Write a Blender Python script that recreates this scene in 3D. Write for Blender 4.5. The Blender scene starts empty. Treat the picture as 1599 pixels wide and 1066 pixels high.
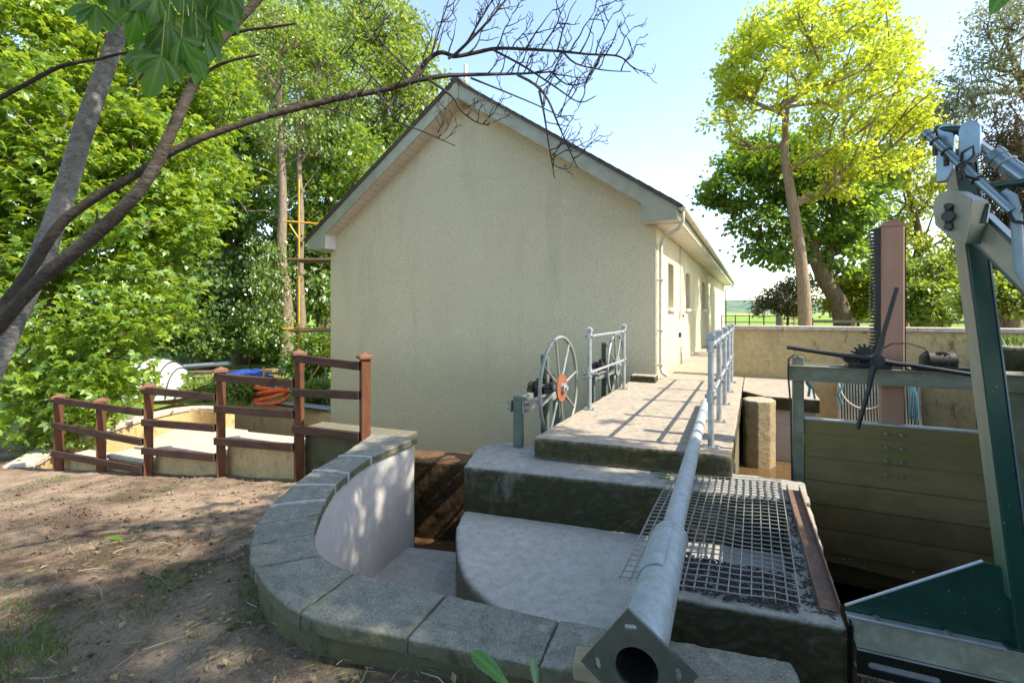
import bpy, math, random
import numpy as np
from mathutils import Vector, Matrix, noise

R = math.radians
random.seed(7)
rng = np.random.default_rng(11)
SC = bpy.context.scene
COL = SC.collection

# ------------------------------------------------------------------ camera, sky, sun, exposure
F, HY, CX, TH = 750.0, 487.0, 799.5, 0.467        # focal (px of a 1599 wide frame), horizon row, centre, yaw of the house
cam = bpy.data.objects.new("camera", bpy.data.cameras.new("camera"))
COL.objects.link(cam)
cam.rotation_euler = (R(90), 0, 0)
cam.data.sensor_width = 36.0
cam.data.lens = F / 1599 * 36.0
cam.data.shift_y = -(533 - HY) / 1599
cam.data.clip_start = 0.05
cam.data.clip_end = 6000
SC.camera = cam

UX, UY = math.sin(TH), math.cos(TH)               # along the house
VX, VY = math.cos(TH), -math.sin(TH)              # across, to the right
def H(v, u, z=0.0):
    return Vector((VX * v + UX * u, VY * v + UY * u, z))
SUN_EL = R(45)
sx, sy = VX + 0.085 * UX, VY + 0.085 * UY
sl = math.hypot(sx, sy); sx /= sl; sy /= sl
SUN = Vector((sx * math.cos(SUN_EL), sy * math.cos(SUN_EL), math.sin(SUN_EL)))

W = bpy.data.worlds.new("World"); SC.world = W; W.use_nodes = True
nt = W.node_tree
sky = nt.nodes.new("ShaderNodeTexSky"); sky.sky_type = 'NISHITA'; sky.sun_disc = False
sky.sun_elevation = SUN_EL; sky.sun_rotation = math.atan2(sx, sy)
sky.air_density = 1.0; sky.dust_density = 0.8; sky.ozone_density = 1.0; sky.altitude = 50
nt.links.new(sky.outputs[0], nt.nodes["Background"].inputs[0])
nt.nodes["Background"].inputs[1].default_value = 0.15

sun = bpy.data.objects.new("sun", bpy.data.lights.new("sun", 'SUN'))
COL.objects.link(sun)
sun.data.energy = 3.2; sun.data.angle = R(0.55); sun.data.color = (1.0, 0.93, 0.80)
sun.rotation_euler = SUN.to_track_quat('Z', 'Y').to_euler()
SC.view_settings.view_transform = 'Standard'; SC.view_settings.look = 'None'
SC.view_settings.gamma = 1.0; SC.view_settings.use_curve_mapping = False
SC.view_settings.exposure = 1.72
SC.view_settings.use_white_balance = True; SC.view_settings.white_balance_temperature = 6850
SC.cycles.max_bounces = 7; SC.cycles.diffuse_bounces = 4; SC.cycles.glossy_bounces = 3
SC.cycles.transmission_bounces = 5; SC.cycles.transparent_max_bounces = 4
SC.cycles.caustics_reflective = False; SC.cycles.caustics_refractive = False
SC.cycles.use_denoising = True

# ------------------------------------------------------------------ points measured off the photograph, turned into places in the world
def P(x, y, z):
    d = -z * F / (y - HY)
    return Vector(((x - CX) / F * d, d, z))
def D(x, y, d):
    return Vector(((x - CX) / F * d, d, (HY - y) / F * d))
def Lu(x, v):                                     # u of the point on the line v = const seen in column x
    t = (x - CX) / F
    return v * (t * VY - VX) / (UX - t * UY)
def Lv(x, u):
    t = (x - CX) / F
    return u * (t * UY - UX) / (VX - t * VY)
def GA(X, Y):                                     # the sloping ground beside the camera
    return -1.62 - 0.09 * (Y - 2) + 0.045 * min(X, 0)

# ------------------------------------------------------------------ object helpers
MATS = {}
def props(o, label=None, cat=None, group=None, kind=None):
    if label: o['label'] = label
    if cat: o['category'] = cat
    if group: o['group'] = group
    if kind: o['kind'] = kind
    return o
def thing(name, label, cat, loc, rotz=0.0, group=None):
    o = bpy.data.objects.new(name, None); COL.objects.link(o)
    o.empty_display_size = 0.1
    o.location = loc; o.rotation_euler = (0, 0, rotz)
    o['M'] = 1; del o['M']
    return props(o, label, cat, group)
def mw(o):
    m = Matrix.Translation(o.location) @ o.rotation_euler.to_matrix().to_4x4()
    return (mw(o.parent) @ m) if o.parent else m

class MB:
    """Collects shapes; house=True: coordinates are (v, u, z) of the house frame."""
    def __init__(s, house=False):
        s.v = []; s.f = []; s.m = Matrix.Rotation(-TH, 4, 'Z') if house else Matrix.Identity(4)
    def add(s, vs, fs):
        b = len(s.v); s.v += [tuple(p) for p in vs]; s.f += [tuple(b + i for i in f) for f in fs]; return s
    def box(s, x0, x1, y0, y1, z0, z1):
        return s.add([(x0,y0,z0),(x1,y0,z0),(x1,y1,z0),(x0,y1,z0),(x0,y0,z1),(x1,y0,z1),(x1,y1,z1),(x0,y1,z1)],
                     [(3,2,1,0),(4,5,6,7),(0,1,5,4),(1,2,6,5),(2,3,7,6),(3,0,4,7)])
    def obox(s, c, ax, ay, az):                    # box from centre and three half-axis vectors
        c, ax, ay, az = Vector(c), Vector(ax), Vector(ay), Vector(az)
        q = [c+i*ax+j*ay+k*az for k in (-1,1) for (i,j) in ((-1,-1),(1,-1),(1,1),(-1,1))]
        return s.add(q, [(3,2,1,0),(4,5,6,7),(0,1,5,4),(1,2,6,5),(2,3,7,6),(3,0,4,7)])
    def bar(s, a, b, w, h, up=(0,0,1)):            # a rectangular bar from a to b
        a, b = Vector(a), Vector(b); d = (b-a); t = d.normalized(); up = Vector(up)
        sd = t.cross(up)
        if sd.length < 1e-4: sd = t.cross(Vector((1,0,0)))
        sd.normalize(); uu = sd.cross(t)
        return s.obox((a+b)/2, d/2, sd*w/2, uu*h/2)
    def prism(s, poly, z0, z1):
        n = len(poly)
        zt = z1 if hasattr(z1, '__len__') else [z1]*n
        ar = sum(poly[i][0]*poly[(i+1)%n][1]-poly[(i+1)%n][0]*poly[i][1] for i in range(n))
        if ar < 0: poly = poly[::-1]; zt = list(zt)[::-1]
        vs = [(p[0],p[1],z0) for p in poly]+[(p[0],p[1],zt[i]) for i,p in enumerate(poly)]
        fs = [tuple(range(n-1,-1,-1)), tuple(range(n,2*n))]+[(i,(i+1)%n,n+(i+1)%n,n+i) for i in range(n)]
        return s.add(vs, fs)
    def extrude(s, poly, vec):                     # any planar polygon pushed along vec
        n = len(poly); vec = Vector(vec); a = [Vector(p) for p in poly]; b = [p+vec for p in a]
        nn = sum(((a[i]-a[0]).cross(a[(i+1)%n]-a[0]) for i in range(n)), Vector((0,0,0)))
        if nn.dot(vec) > 0: f0 = tuple(range(n-1,-1,-1)); f1 = tuple(range(n,2*n)); sd = [(i,(i+1)%n,n+(i+1)%n,n+i) for i in range(n)]
        else: f0 = tuple(range(n)); f1 = tuple(range(2*n-1,n-1,-1)); sd = [(n+i,n+(i+1)%n,(i+1)%n,i) for i in range(n)]
        return s.add(a+b, [f0, f1]+sd)
    def tube(s, pts, rad, n=10, caps=True, closed=False):
        pts = [Vector(p) for p in pts]; k = len(pts)
        rad = rad if hasattr(rad,'__len__') else [rad]*k
        vs = []; prev = None
        for i,p in enumerate(pts):
            if closed: t = pts[(i+1)%k]-pts[i-1]
            else: t = pts[min(i+1,k-1)]-pts[max(i-1,0)]
            t.normalize()
            if prev is None:
                a = Vector((0,0,1)) if abs(t.z) < .9 else Vector((1,0,0))
                prev = (a - t*a.dot(t)).normalized()
            else:
                prev = prev - t*prev.dot(t)
                prev = prev.normalized() if prev.length > 1e-6 else t.orthogonal().normalized()
            w = t.cross(prev)
            vs += [p+(prev*math.cos(2*math.pi*j/n)+w*math.sin(2*math.pi*j/n))*rad[i] for j in range(n)]
        fs = []
        for i in range(k if closed else k-1):
            a, b = i*n, ((i+1)%k)*n
            fs += [(a+j,a+(j+1)%n,b+(j+1)%n,b+j) for j in range(n)]
        if caps and not closed: fs += [tuple(range(n-1,-1,-1)), tuple((k-1)*n+j for j in range(n))]
        return s.add(vs, fs)
    def cyl(s, a, b, r, n=14): return s.tube([a,b],[r,r],n)
    def ring(s, c, axis, Rr, r, n=40, m=8):
        c, ax = Vector(c), Vector(axis).normalized(); e1 = ax.orthogonal().normalized(); e2 = ax.cross(e1)
        return s.tube([c+(e1*math.cos(2*math.pi*i/n)+e2*math.sin(2*math.pi*i/n))*Rr for i in range(n)], r, m, closed=True)
    def dome(s, c, r, n=10, m=5, sz=1.0):
        c = Vector(c); vs = []; fs = []
        for i in range(m):
            a = i/m*math.pi/2
            vs += [c+Vector((math.cos(2*math.pi*j/n)*math.cos(a)*r, math.sin(2*math.pi*j/n)*math.cos(a)*r, math.sin(a)*r*sz)) for j in range(n)]
        vs.append(c+Vector((0,0,r*sz)))
        for i in range(m-1): fs += [(i*n+j,i*n+(j+1)%n,(i+1)*n+(j+1)%n,(i+1)*n+j) for j in range(n)]
        fs += [((m-1)*n+j,(m-1)*n+(j+1)%n,m*n) for j in range(n)]
        fs.append(tuple(range(n-1,-1,-1)))
        return s.add(vs, fs)

def link_mesh(name, me, m, parent):
    o = bpy.data.objects.new(name, me); COL.objects.link(o)
    if m: me.materials.append(m)
    if parent is not None: o.parent = parent
    return o
def part(name, mb, m, parent=None, bevel=0, smooth=False, seg=2, label=None, sub=0):
    T = mb.m
    if parent is not None: T = mw(parent).inverted() @ T
    me = bpy.data.meshes.new(name)
    me.from_pydata([tuple(T @ Vector(p)) for p in mb.v], [], mb.f)
    me.update()
    o = link_mesh(name, me, m, parent)
    if smooth:
        me.polygons.foreach_set('use_smooth', [True]*len(me.polygons)); me.set_sharp_from_angle(angle=R(38))
    if bevel:
        b = o.modifiers.new('bevel','BEVEL'); b.width = bevel; b.segments = seg; b.limit_method = 'ANGLE'; b.angle_limit = R(35)
    if label: o['label'] = label
    return o
def single(name, mb, m, label, cat, loc, group=None, kind=None, rotz=0, **k):   # a thing that is one mesh, origin at loc
    loc = Vector(loc)
    T = Matrix.Translation(loc) @ Matrix.Rotation(rotz,4,'Z')
    mb.m = T.inverted() @ mb.m
    o = part(name, mb, m, None, **k); o.location = loc; o.rotation_euler = (0,0,rotz)
    return props(o, label, cat, group, kind)
def np_mesh(name, V, Fc, m, parent=None, smooth=False, uv=None):
    me = bpy.data.meshes.new(name); V = np.asarray(V, np.float32); Fc = np.asarray(Fc, np.int32); k = Fc.shape[1]
    if parent is not None:
        inv = np.array(mw(parent).inverted()); V = V @ inv[:3,:3].T.astype(np.float32) + inv[:3,3].astype(np.float32)
    me.vertices.add(len(V)); me.vertices.foreach_set('co', V.ravel())
    me.loops.add(Fc.size); me.loops.foreach_set('vertex_index', Fc.ravel())
    me.polygons.add(len(Fc)); me.polygons.foreach_set('loop_start', np.arange(0,Fc.size,k,dtype=np.int32))
    me.polygons.foreach_set('loop_total', np.full(len(Fc),k,np.int32))
    if smooth: me.polygons.foreach_set('use_smooth', np.ones(len(Fc),bool))
    if uv is not None:
        l = me.uv_layers.new(name='leaf'); l.data.foreach_set('uv', np.asarray(uv,np.float32)[Fc.ravel()].ravel())
    me.update(calc_edges=True)
    return link_mesh(name, me, m, parent)
def plate(name, loops, origin, ex, ey, thick, m, parent=None, bevel=0):
    """A flat plate with real holes: loops of 2-D points (first the outline), laid on axes ex, ey, thickness along ex x ey."""
    cu = bpy.data.curves.new(name,'CURVE'); cu.dimensions = '2D'; cu.fill_mode = 'BOTH'; cu.extrude = thick/2
    for lp in loops:
        sp = cu.splines.new('POLY'); sp.points.add(len(lp)-1); sp.use_cyclic_u = True
        for i,q in enumerate(lp): sp.points[i].co = (q[0],q[1],0,1)
    tmp = bpy.data.objects.new('tmp',cu); COL.objects.link(tmp)
    dg = bpy.context.evaluated_depsgraph_get()
    me = bpy.data.meshes.new_from_object(tmp.evaluated_get(dg))
    bpy.data.objects.remove(tmp); bpy.data.curves.remove(cu); me.name = name
    ex, ey = Vector(ex).normalized(), Vector(ey).normalized(); ez = ex.cross(ey)
    T = Matrix((( ex.x,ey.x,ez.x,origin[0]),(ex.y,ey.y,ez.y,origin[1]),(ex.z,ey.z,ez.z,origin[2]),(0,0,0,1)))
    if parent is not None: T = mw(parent).inverted() @ T
    me.transform(T); me.materials.clear()
    return link_mesh(name, me, m, parent)
def circle2(cx, cy, r, n=28): return [(cx+r*math.cos(2*math.pi*i/n), cy+r*math.sin(2*math.pi*i/n)) for i in range(n)]
def slot2(cx, cy, l, r, ang=0, n=8):
    q = []
    for sgn in (1,-1):
        for i in range(n+1):
            a = -math.pi/2+math.pi*i/n+(0 if sgn > 0 else math.pi)
            q.append((sgn*l/2+r*math.cos(a), r*math.sin(a)))
    c, s_ = math.cos(ang), math.sin(ang)
    return [(cx+x*c-y*s_, cy+x*s_+y*c) for x,y in q]

def rough(o, vox, amp=.01, size=.12, fine=.35):
    """Real worn edges: remesh and displace the cast concrete a few millimetres."""
    for m in list(o.modifiers): o.modifiers.remove(m)
    r = o.modifiers.new('remesh','REMESH'); r.mode = 'VOXEL'; r.voxel_size = vox; r.use_smooth_shade = True
    for i,(sz,a) in enumerate(((size,amp),(size*.28,amp*fine))):
        t = bpy.data.textures.new('worn','CLOUDS'); t.noise_scale = sz; t.noise_depth = 3
        d = o.modifiers.new('worn','DISPLACE'); d.texture = t; d.strength = a*2; d.mid_level = .5; d.texture_coords = 'LOCAL'
    return o
# ------------------------------------------------------------------ materials
class NT:
    def __init__(s, name):
        s.m = bpy.data.materials.new(name); s.m.use_nodes = True; s.t = s.m.node_tree
        s.b = s.t.nodes['Principled BSDF']; s.out = s.t.nodes['Material Output']
    def n(s, typ, ins=None, **kw):
        x = s.t.nodes.new('ShaderNode'+typ)
        for k,v in kw.items(): setattr(x,k,v)
        for k,v in (ins or {}).items(): s.set(x.inputs[k], v)
        return x
    def set(s, sock, v):
        if hasattr(v,'is_linked') or isinstance(v, bpy.types.NodeSocket): s.t.links.new(v, sock)
        elif isinstance(v,(tuple,list)) and len(v)==3 and sock.type=='RGBA': sock.default_value = (*v,1)
        else: sock.default_value = v
    def co(s):
        if not hasattr(s,'_co'): s._co = s.n('TexCoord').outputs['Object']
        return s._co
    def noise(s, scale, detail=4, rough=.55, vec=None, stretch=None, dist=0):
        v = vec or s.co()
        if stretch: v = s.n('Mapping',{'Vector':v,'Scale':stretch}).outputs[0]
        return s.n('TexNoise',{'Vector':v,'Scale':scale,'Detail':detail,'Roughness':rough,'Distortion':dist}).outputs['Fac']
    def ramp(s, fac, a, b, ca=(0,0,0), cb=(1,1,1)):
        r = s.n('ValToRGB'); s.set(r.inputs[0], fac); e = r.color_ramp.elements
        e[0].position, e[1].position = a, b; e[0].color = (*ca,1); e[1].color = (*cb,1); return r.outputs[0]
    def mix(s, fac, a, b, mode='MIX'):
        x = s.n('Mix',data_type='RGBA',blend_type=mode); s.set(x.inputs[0],fac); s.set(x.inputs[6],a); s.set(x.inputs[7],b); return x.outputs[2]
    def math(s, op, a, b=0.0):
        x = s.n('Math',operation=op); s.set(x.inputs[0],a); s.set(x.inputs[1],b); return x.outputs[0]
    def bump(s, h, strength=.5, dist=.01):
        x = s.n('Bump',{'Height':h,'Strength':strength,'Distance':dist})
        if s.b.inputs['Normal'].is_linked: s.t.links.new(s.b.inputs['Normal'].links[0].from_socket, x.inputs['Normal'])
        s.t.links.new(x.outputs[0], s.b.inputs['Normal'])
    def done(s, col, rough=.8, metal=0.0, spec=.3):
        s.set(s.b.inputs['Base Color'], col); s.set(s.b.inputs['Roughness'], rough); s.b.inputs['Metallic'].default_value = metal
        s.b.inputs['Specular IOR Level'].default_value = spec
        return s.m

def concrete(name, c1, c2, fine=90, alg=None, alg_amt=.0, lichen=0, spot=.35, bump=.5, drip=0, mott=1.0):
    k = NT(name)
    col = k.mix(k.ramp(k.noise(2.2,6,.65),.35,.68), c1, c2)
    col = k.mix(k.math('MULTIPLY',k.ramp(k.noise(13,5,.7),.4,.75),mott), col, tuple(x*.62 for x in c1))
    if spot: col = k.mix(k.math('MULTIPLY',k.ramp(k.noise(fine,3,.7),.52,.7),spot), col, tuple(x*.3 for x in c1))
    col = k.mix(k.math('MULTIPLY',k.ramp(k.noise(fine*1.7,2,.6),.56,.72),spot*.9), col, tuple(min(.8,x*1.9) for x in c2))
    if lichen:
        vo = k.n('TexVoronoi',{'Vector':k.n('Mapping',{'Vector':k.co()}).outputs[0],'Scale':4.5,'Randomness':1.0})
        lm = k.math('MULTIPLY',k.ramp(vo.outputs['Distance'],.10,.2,(1,1,1),(0,0,0)),k.ramp(k.noise(3.1,3),.5,.6))
        lm = k.math('MULTIPLY',lm,k.ramp(k.noise(30,4),.35,.6))
        col = k.mix(k.math('MULTIPLY',lm,lichen), col, (.52,.50,.43))
    if alg:
        g = k.n('NewGeometry'); z = k.n('SeparateXYZ',{0:g.outputs['Normal']}).outputs[2]
        vert = k.math('SUBTRACT',1.0,k.math('ABSOLUTE',z))
        am = k.math('MULTIPLY',k.ramp(k.noise(3.4,6,.7,stretch=(1,1,.5)),.08,.45),alg_amt)
        col = k.mix(k.math('MULTIPLY',vert,am), col, alg)
        dk = k.math('MULTIPLY',k.ramp(k.noise(6,6,.75,stretch=(1,1,.35)),.55,.7),.8)
        col = k.mix(k.math('MULTIPLY',vert,dk), col, tuple(x*.3 for x in alg))
    if drip:
        col = k.mix(k.math('MULTIPLY',k.ramp(k.noise(3.2,5,.6,stretch=(1,1,.13)),.52,.72),drip), col, tuple(x*.42 for x in c1))
    k.bump(k.noise(22,6,.7),bump,.012); k.bump(k.noise(fine*1.3,3,.7),bump*.8,.004)
    return k.done(col,.9,0,.2)

def paint(name, c, rough=.45, metal=0, wear=None, wear_amt=.5, dirt=None, scale=9, bump=.15, spec=.5, grain=False):
    k = NT(name)
    st = (1,1,.1) if grain else None
    col = k.mix(k.ramp(k.noise(scale,5,.65,stretch=st),.35,.7), c, tuple(x*.72 for x in c))
    if wear: col = k.mix(k.math('MULTIPLY',k.ramp(k.noise(scale*3.1,6,.75,stretch=st),.55,.68),wear_amt), col, wear)
    if dirt: col = k.mix(k.math('MULTIPLY',k.ramp(k.noise(scale*.5,6,.7),.45,.7),.8), col, dirt)
    k.bump(k.noise(scale*7,4,.6,stretch=st),bump,.004)
    r = k.math('MULTIPLY_ADD',k.noise(scale*2,4),.3); k.t.nodes[-1].inputs[2].default_value = rough-.15
    return k.done(col, r, metal, spec)

def leafmat(name, c1, c2, c3, trans=.45, gloss=.06, tcol=None, veins=False):
    k = NT(name); k.t.nodes.remove(k.b)
    g = k.n('NewGeometry'); rv = g.outputs['Random Per Island']
    col = k.mix(k.ramp(rv,0,.55), c1, c2); col = k.mix(k.ramp(rv,.6,1.0), col, c3)
    col = k.mix(k.ramp(k.noise(.9,3),.4,.65), col, k.mix(.5,col,c1))
    if veins:
        uv = k.n('UVMap',uv_map='leaf').outputs[0]; s_ = k.n('SeparateXYZ',{0:uv}); ab = k.math('ABSOLUTE',s_.outputs[0])
        ph = k.math('SUBTRACT',s_.outputs[1],k.math('MULTIPLY',ab,.55))
        w = k.math('SINE',k.math('MULTIPLY',ph,75.0))
        vm = k.math('MAXIMUM',k.ramp(w,.86,.97),k.ramp(ab,.02,.07,(1,1,1),(0,0,0)))
        col = k.mix(k.math('MULTIPLY',vm,.55), col, tuple(min(1,x*2.1+.02) for x in c3))
    di = k.n('BsdfDiffuse',{'Color':col})
    t = k.n('BsdfTranslucent'); k.set(t.inputs[0], k.mix(.55,col,tcol or (c3[0]*1.5,c3[1]*1.4,c3[2]*.6)))
    gl = k.n('BsdfGlossy',{'Color':(.9,.95,1.0),'Roughness':.42})
    m1 = k.n('MixShader',{0:trans,1:di.outputs[0],2:t.outputs[0]})
    m2 = k.n('MixShader',{0:gloss,1:m1.outputs[0],2:gl.outputs[0]})
    k.t.links.new(m2.outputs[0],k.out.inputs[0]); return k.m

def barkmat(name, c1, c2, patch=None, patch_amt=.6, sc=6, ringy=False):
    k = NT(name)
    st = (1,1,2.2) if ringy else (1,1,.22)
    n1 = k.noise(sc*2.2,6,.7,stretch=st)
    col = k.mix(k.ramp(n1,.35,.65), c1, c2)
    col = k.mix(k.ramp(k.noise(sc*6,5,.7,stretch=st),.5,.72), col, tuple(x*.4 for x in c1))
    if patch: col = k.mix(k.math('MULTIPLY',k.ramp(k.noise(sc*1.1,5,.75),.5,.62),patch_amt), col, patch)
    k.bump(n1,.9,.03); k.bump(k.noise(sc*9,4,.7,stretch=st),.6,.008)
    return k.done(col,.9,0,.2)

def woodmat(name, c1, c2, weather=None, rough=.7, ax=0):
    k = NT(name); st = [(.12,1,1),(1,.12,1),(1,1,.12)][ax]
    n1 = k.noise(26,5,.65,stretch=st,dist=.6)
    col = k.mix(k.ramp(n1,.3,.7), c1, c2)
    col = k.mix(k.math('MULTIPLY',k.ramp(k.noise(5,5,.7),.5,.75),.6), col, weather or tuple(x*.55 for x in c1))
    k.bump(n1,.5,.006)
    return k.done(col,rough,0,.3)

M = {}
# the pebble-dashed house
k = NT('roughcast')
base = k.mix(k.ramp(k.noise(.55,5,.6),.35,.7),(.82,.735,.50),(.76,.68,.46))
base = k.mix(k.math('MULTIPLY',k.ramp(k.noise(60,3,.6),.50,.68),.35), base, (.30,.28,.19))
base = k.mix(k.math('MULTIPLY',k.ramp(k.noise(42,3,.6),.55,.72),.5), base, (.72,.68,.52))
base = k.mix(k.math('MULTIPLY',k.ramp(k.noise(1.3,5,.65,stretch=(1,1,.18)),.54,.75),.35), base, (.42,.40,.25))
zz = k.n('SeparateXYZ',{0:k.co()}).outputs[2]
damp = k.math('MULTIPLY',k.n('MapRange',{'Value':k.math('ADD',zz,k.math('MULTIPLY',k.noise(2.2,5,.7),1.3)),'From Min':.3,'From Max':1.3,'To Min':1.0,'To Max':0.0}).outputs[0],.5)
base = k.mix(damp,base,(.46,.43,.26))
base = k.mix(k.math('MULTIPLY',k.ramp(k.noise(24,4,.62,stretch=(.75,.75,1.3)),.48,.66),.34), base, (.37,.34,.22))
base = k.mix(k.math('MULTIPLY',k.ramp(k.noise(31,3,.6,stretch=(.75,.75,1.3)),.52,.70),.4), base, (.74,.70,.52))
k.bump(k.noise(27,4,.62),1.0,.05); k.bump(k.noise(60,4,.62),1.0,.02); k.bump(k.noise(85,3,.6),.8,.014)
M['roughcast'] = k.done(base,.95,0,.1)
M['conc_top'] = concrete('concrete_weathered',(.29,.28,.25),(.36,.345,.305),80,alg=(.042,.040,.017),alg_amt=1.0,lichen=.35,spot=.5)
M['conc_deck'] = concrete('concrete_walkway',(.32,.275,.22),(.38,.325,.255),70,alg=(.05,.047,.02),alg_amt=1.0,spot=.4)
M['conc_pale'] = concrete('concrete_smooth_pale',(.39,.375,.335),(.47,.455,.41),95,alg=(.10,.095,.045),alg_amt=.9,mott=.75,spot=.5)
M['coping'] = concrete('coping_stone_grey',(.18,.177,.15),(.275,.267,.225),70,alg=(.085,.085,.04),alg_amt=.8,lichen=1.0,spot=.6,bump=.8,mott=.9)
M['wall_moss'] = concrete('wall_mossy',(.18,.17,.125),(.13,.122,.08),60,alg=(.082,.078,.036),alg_amt=.8,spot=.4)
M['render_new'] = concrete('render_lilac_grey',(.47,.445,.425),(.53,.505,.48),70,mott=.4,spot=.07,bump=.15,drip=.15)
M['mortar'] = concrete('mortar_white',(.36,.36,.33),(.46,.455,.42),60,spot=.2)
M['column'] = concrete('column_concrete',(.33,.265,.175),(.42,.36,.27),30,alg=(.22,.17,.08),alg_amt=.55,spot=.4,bump=.8)
M['joint_dark'] = concrete('joint_dark',(.11,.105,.085),(.16,.15,.125),60)
M['tan_render'] = concrete('render_tan',(.70,.50,.27),(.60,.44,.235),70,alg=(.22,.19,.06),alg_amt=.35,spot=.12,bump=.25,drip=.4)
M['wall_cap'] = concrete('wall_coping_pinkish',(.46,.385,.32),(.54,.46,.39),80,spot=.3)
M['brownstone'] = concrete('stone_brown_wet',(.15,.085,.045),(.085,.05,.028),30,alg=(.05,.035,.018),alg_amt=.6,spot=.6,bump=1.0)
M['pit_mud'] = concrete('mud_floor',(.12,.085,.05),(.16,.115,.07),40,spot=.4)
M['galv'] = paint('galvanised_steel',(.40,.43,.45),.48,.55,wear=(.52,.55,.57),wear_amt=.5,dirt=(.27,.29,.28),scale=14,bump=.12)
M['galv_pole'] = paint('galvanised_pole',(.38,.44,.48),.55,.35,wear=(.58,.60,.58),wear_amt=.6,dirt=(.30,.33,.28),scale=16,bump=.15)
M['pole_plate'] = paint('plate_dark_zinc',(.105,.115,.095),.5,.45,wear=(.17,.17,.13),wear_amt=.5,scale=12)
M['mesh_wire'] = paint('grating_wire',(.36,.365,.355),.45,.5,wear=(.38,.34,.28),wear_amt=.6,scale=20)
M['rust'] = paint('rusty_steel',(.20,.115,.075),.75,.1,wear=(.30,.20,.14),wear_amt=.7,dirt=(.10,.075,.06),scale=9,bump=.4)
M['rust_red'] = paint('rust_orange_hub',(.25,.08,.035),.8,.1,wear=(.36,.14,.065),wear_amt=.5,scale=16,bump=.3)
M['wheel_grey'] = paint('wheel_grey',(.25,.26,.245),.5,.3,wear=(.40,.41,.39),wear_amt=.6,dirt=(.22,.22,.20),scale=14)
M['gear'] = paint('greased_gear',(.045,.04,.034),.5,.4,wear=(.13,.085,.05),wear_amt=.7,scale=20,bump=.3)
M['blackiron'] = paint('black_iron',(.016,.018,.022),.42,.2,wear=(.05,.05,.055),wear_amt=.5,scale=16)
M['gate_steel'] = paint('gate_frame_steel',(.215,.22,.165),.65,.1,wear=(.31,.30,.24),wear_amt=.5,dirt=(.13,.14,.065),scale=7,bump=.2)
k = NT('green_painted_steel')
gp_ = k.mix(k.ramp(k.noise(5,5,.65),.35,.7),(.004,.036,.028),(.008,.055,.043))
gp_ = k.mix(k.math('MULTIPLY',k.ramp(k.noise(4,6,.75,stretch=(1,1,.35)),.52,.7),.6),gp_,(.006,.03,.022))
gp_ = k.mix(k.math('MULTIPLY',k.ramp(k.noise(75,3,.6),.70,.73),.8),gp_,(.42,.42,.36))
gp_ = k.mix(k.math('MULTIPLY',k.ramp(k.noise(18,5,.8),.66,.70),.7),gp_,(.16,.10,.06))
k.bump(k.noise(40,4,.6),.12,.004); M['green_paint'] = k.done(gp_,.36,0,.55)
M['green_old'] = paint('old_green_post',(.10,.135,.11),.55,.1,wear=(.17,.20,.17),wear_amt=.5,scale=9)
M['pale_side'] = paint('gable_sheen_flank',(.31,.29,.225),.45,.15,wear=(.40,.375,.305),wear_amt=.6,dirt=(.20,.20,.13),scale=7,grain=True)  # pale reflection of the gable painted into the colour of knee and arm
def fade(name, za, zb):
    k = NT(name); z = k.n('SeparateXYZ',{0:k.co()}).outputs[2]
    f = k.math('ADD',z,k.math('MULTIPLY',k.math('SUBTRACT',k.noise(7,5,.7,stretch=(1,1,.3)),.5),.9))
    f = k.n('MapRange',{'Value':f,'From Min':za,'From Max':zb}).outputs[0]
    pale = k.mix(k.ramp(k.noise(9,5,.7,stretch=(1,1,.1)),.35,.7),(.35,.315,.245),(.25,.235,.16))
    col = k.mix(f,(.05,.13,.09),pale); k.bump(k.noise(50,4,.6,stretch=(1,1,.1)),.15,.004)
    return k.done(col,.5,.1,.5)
M['mast_side_sheen'] = fade('mast_sheen_side',.75,1.75)  # gable reflection painted on the mast: pale above, passing into green below
M['steel_blue'] = paint('blue_grey_steel',(.22,.30,.37),.30,.6,wear=(.34,.42,.49),wear_amt=.35,scale=5,bump=.04)
M['chrome'] = paint('chromed_rod',(.68,.70,.72),.22,.95,scale=10,bump=.02)
M['hose_grey'] = paint('grey_hose',(.24,.33,.40),.45,0,scale=14)
M['black_rubber'] = paint('black_cable',(.02,.022,.025),.5,0,scale=20)
M['plate_black'] = paint('black_wet_plate',(.014,.018,.015),.28,.1,wear=(.03,.04,.032),wear_amt=.5,scale=8,bump=.1)
M['beam_grey'] = paint('lichened_beam',(.25,.255,.195),.65,.05,wear=(.38,.40,.36),wear_amt=.6,dirt=(.14,.16,.10),scale=10,bump=.25)
M['flange'] = paint('bare_flange',(.50,.56,.60),.4,.5,wear=(.62,.66,.68),wear_amt=.5,scale=14)
M['rack_timber'] = paint('rack_pink_timber',(.37,.205,.14),.7,0,wear=(.44,.27,.19),wear_amt=.5,dirt=(.28,.15,.10),scale=4,bump=.2,grain=True)
M['upvc_grey'] = paint('fascia_sage_grey',(.33,.33,.235),.5,0,wear=(.37,.37,.27),wear_amt=.3,scale=3,bump=.05)
M['upvc_white'] = paint('upvc_white',(.70,.68,.62),.45,0,wear=(.62,.60,.53),wear_amt=.5,scale=5,bump=.03)
M['pipe_cream'] = paint('downpipe_cream',(.58,.56,.47),.4,0,wear=(.50,.48,.40),wear_amt=.4,scale=8,bump=.03)
M['window_frame'] = paint('window_frame_grey',(.45,.43,.36),.5,0,scale=6)
k = NT('soffit_boards'); sp = k.n('SeparateXYZ',{0:k.co()})
w = k.math('PINGPONG',k.math('MULTIPLY',sp.outputs[0],1.0),.075)
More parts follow.
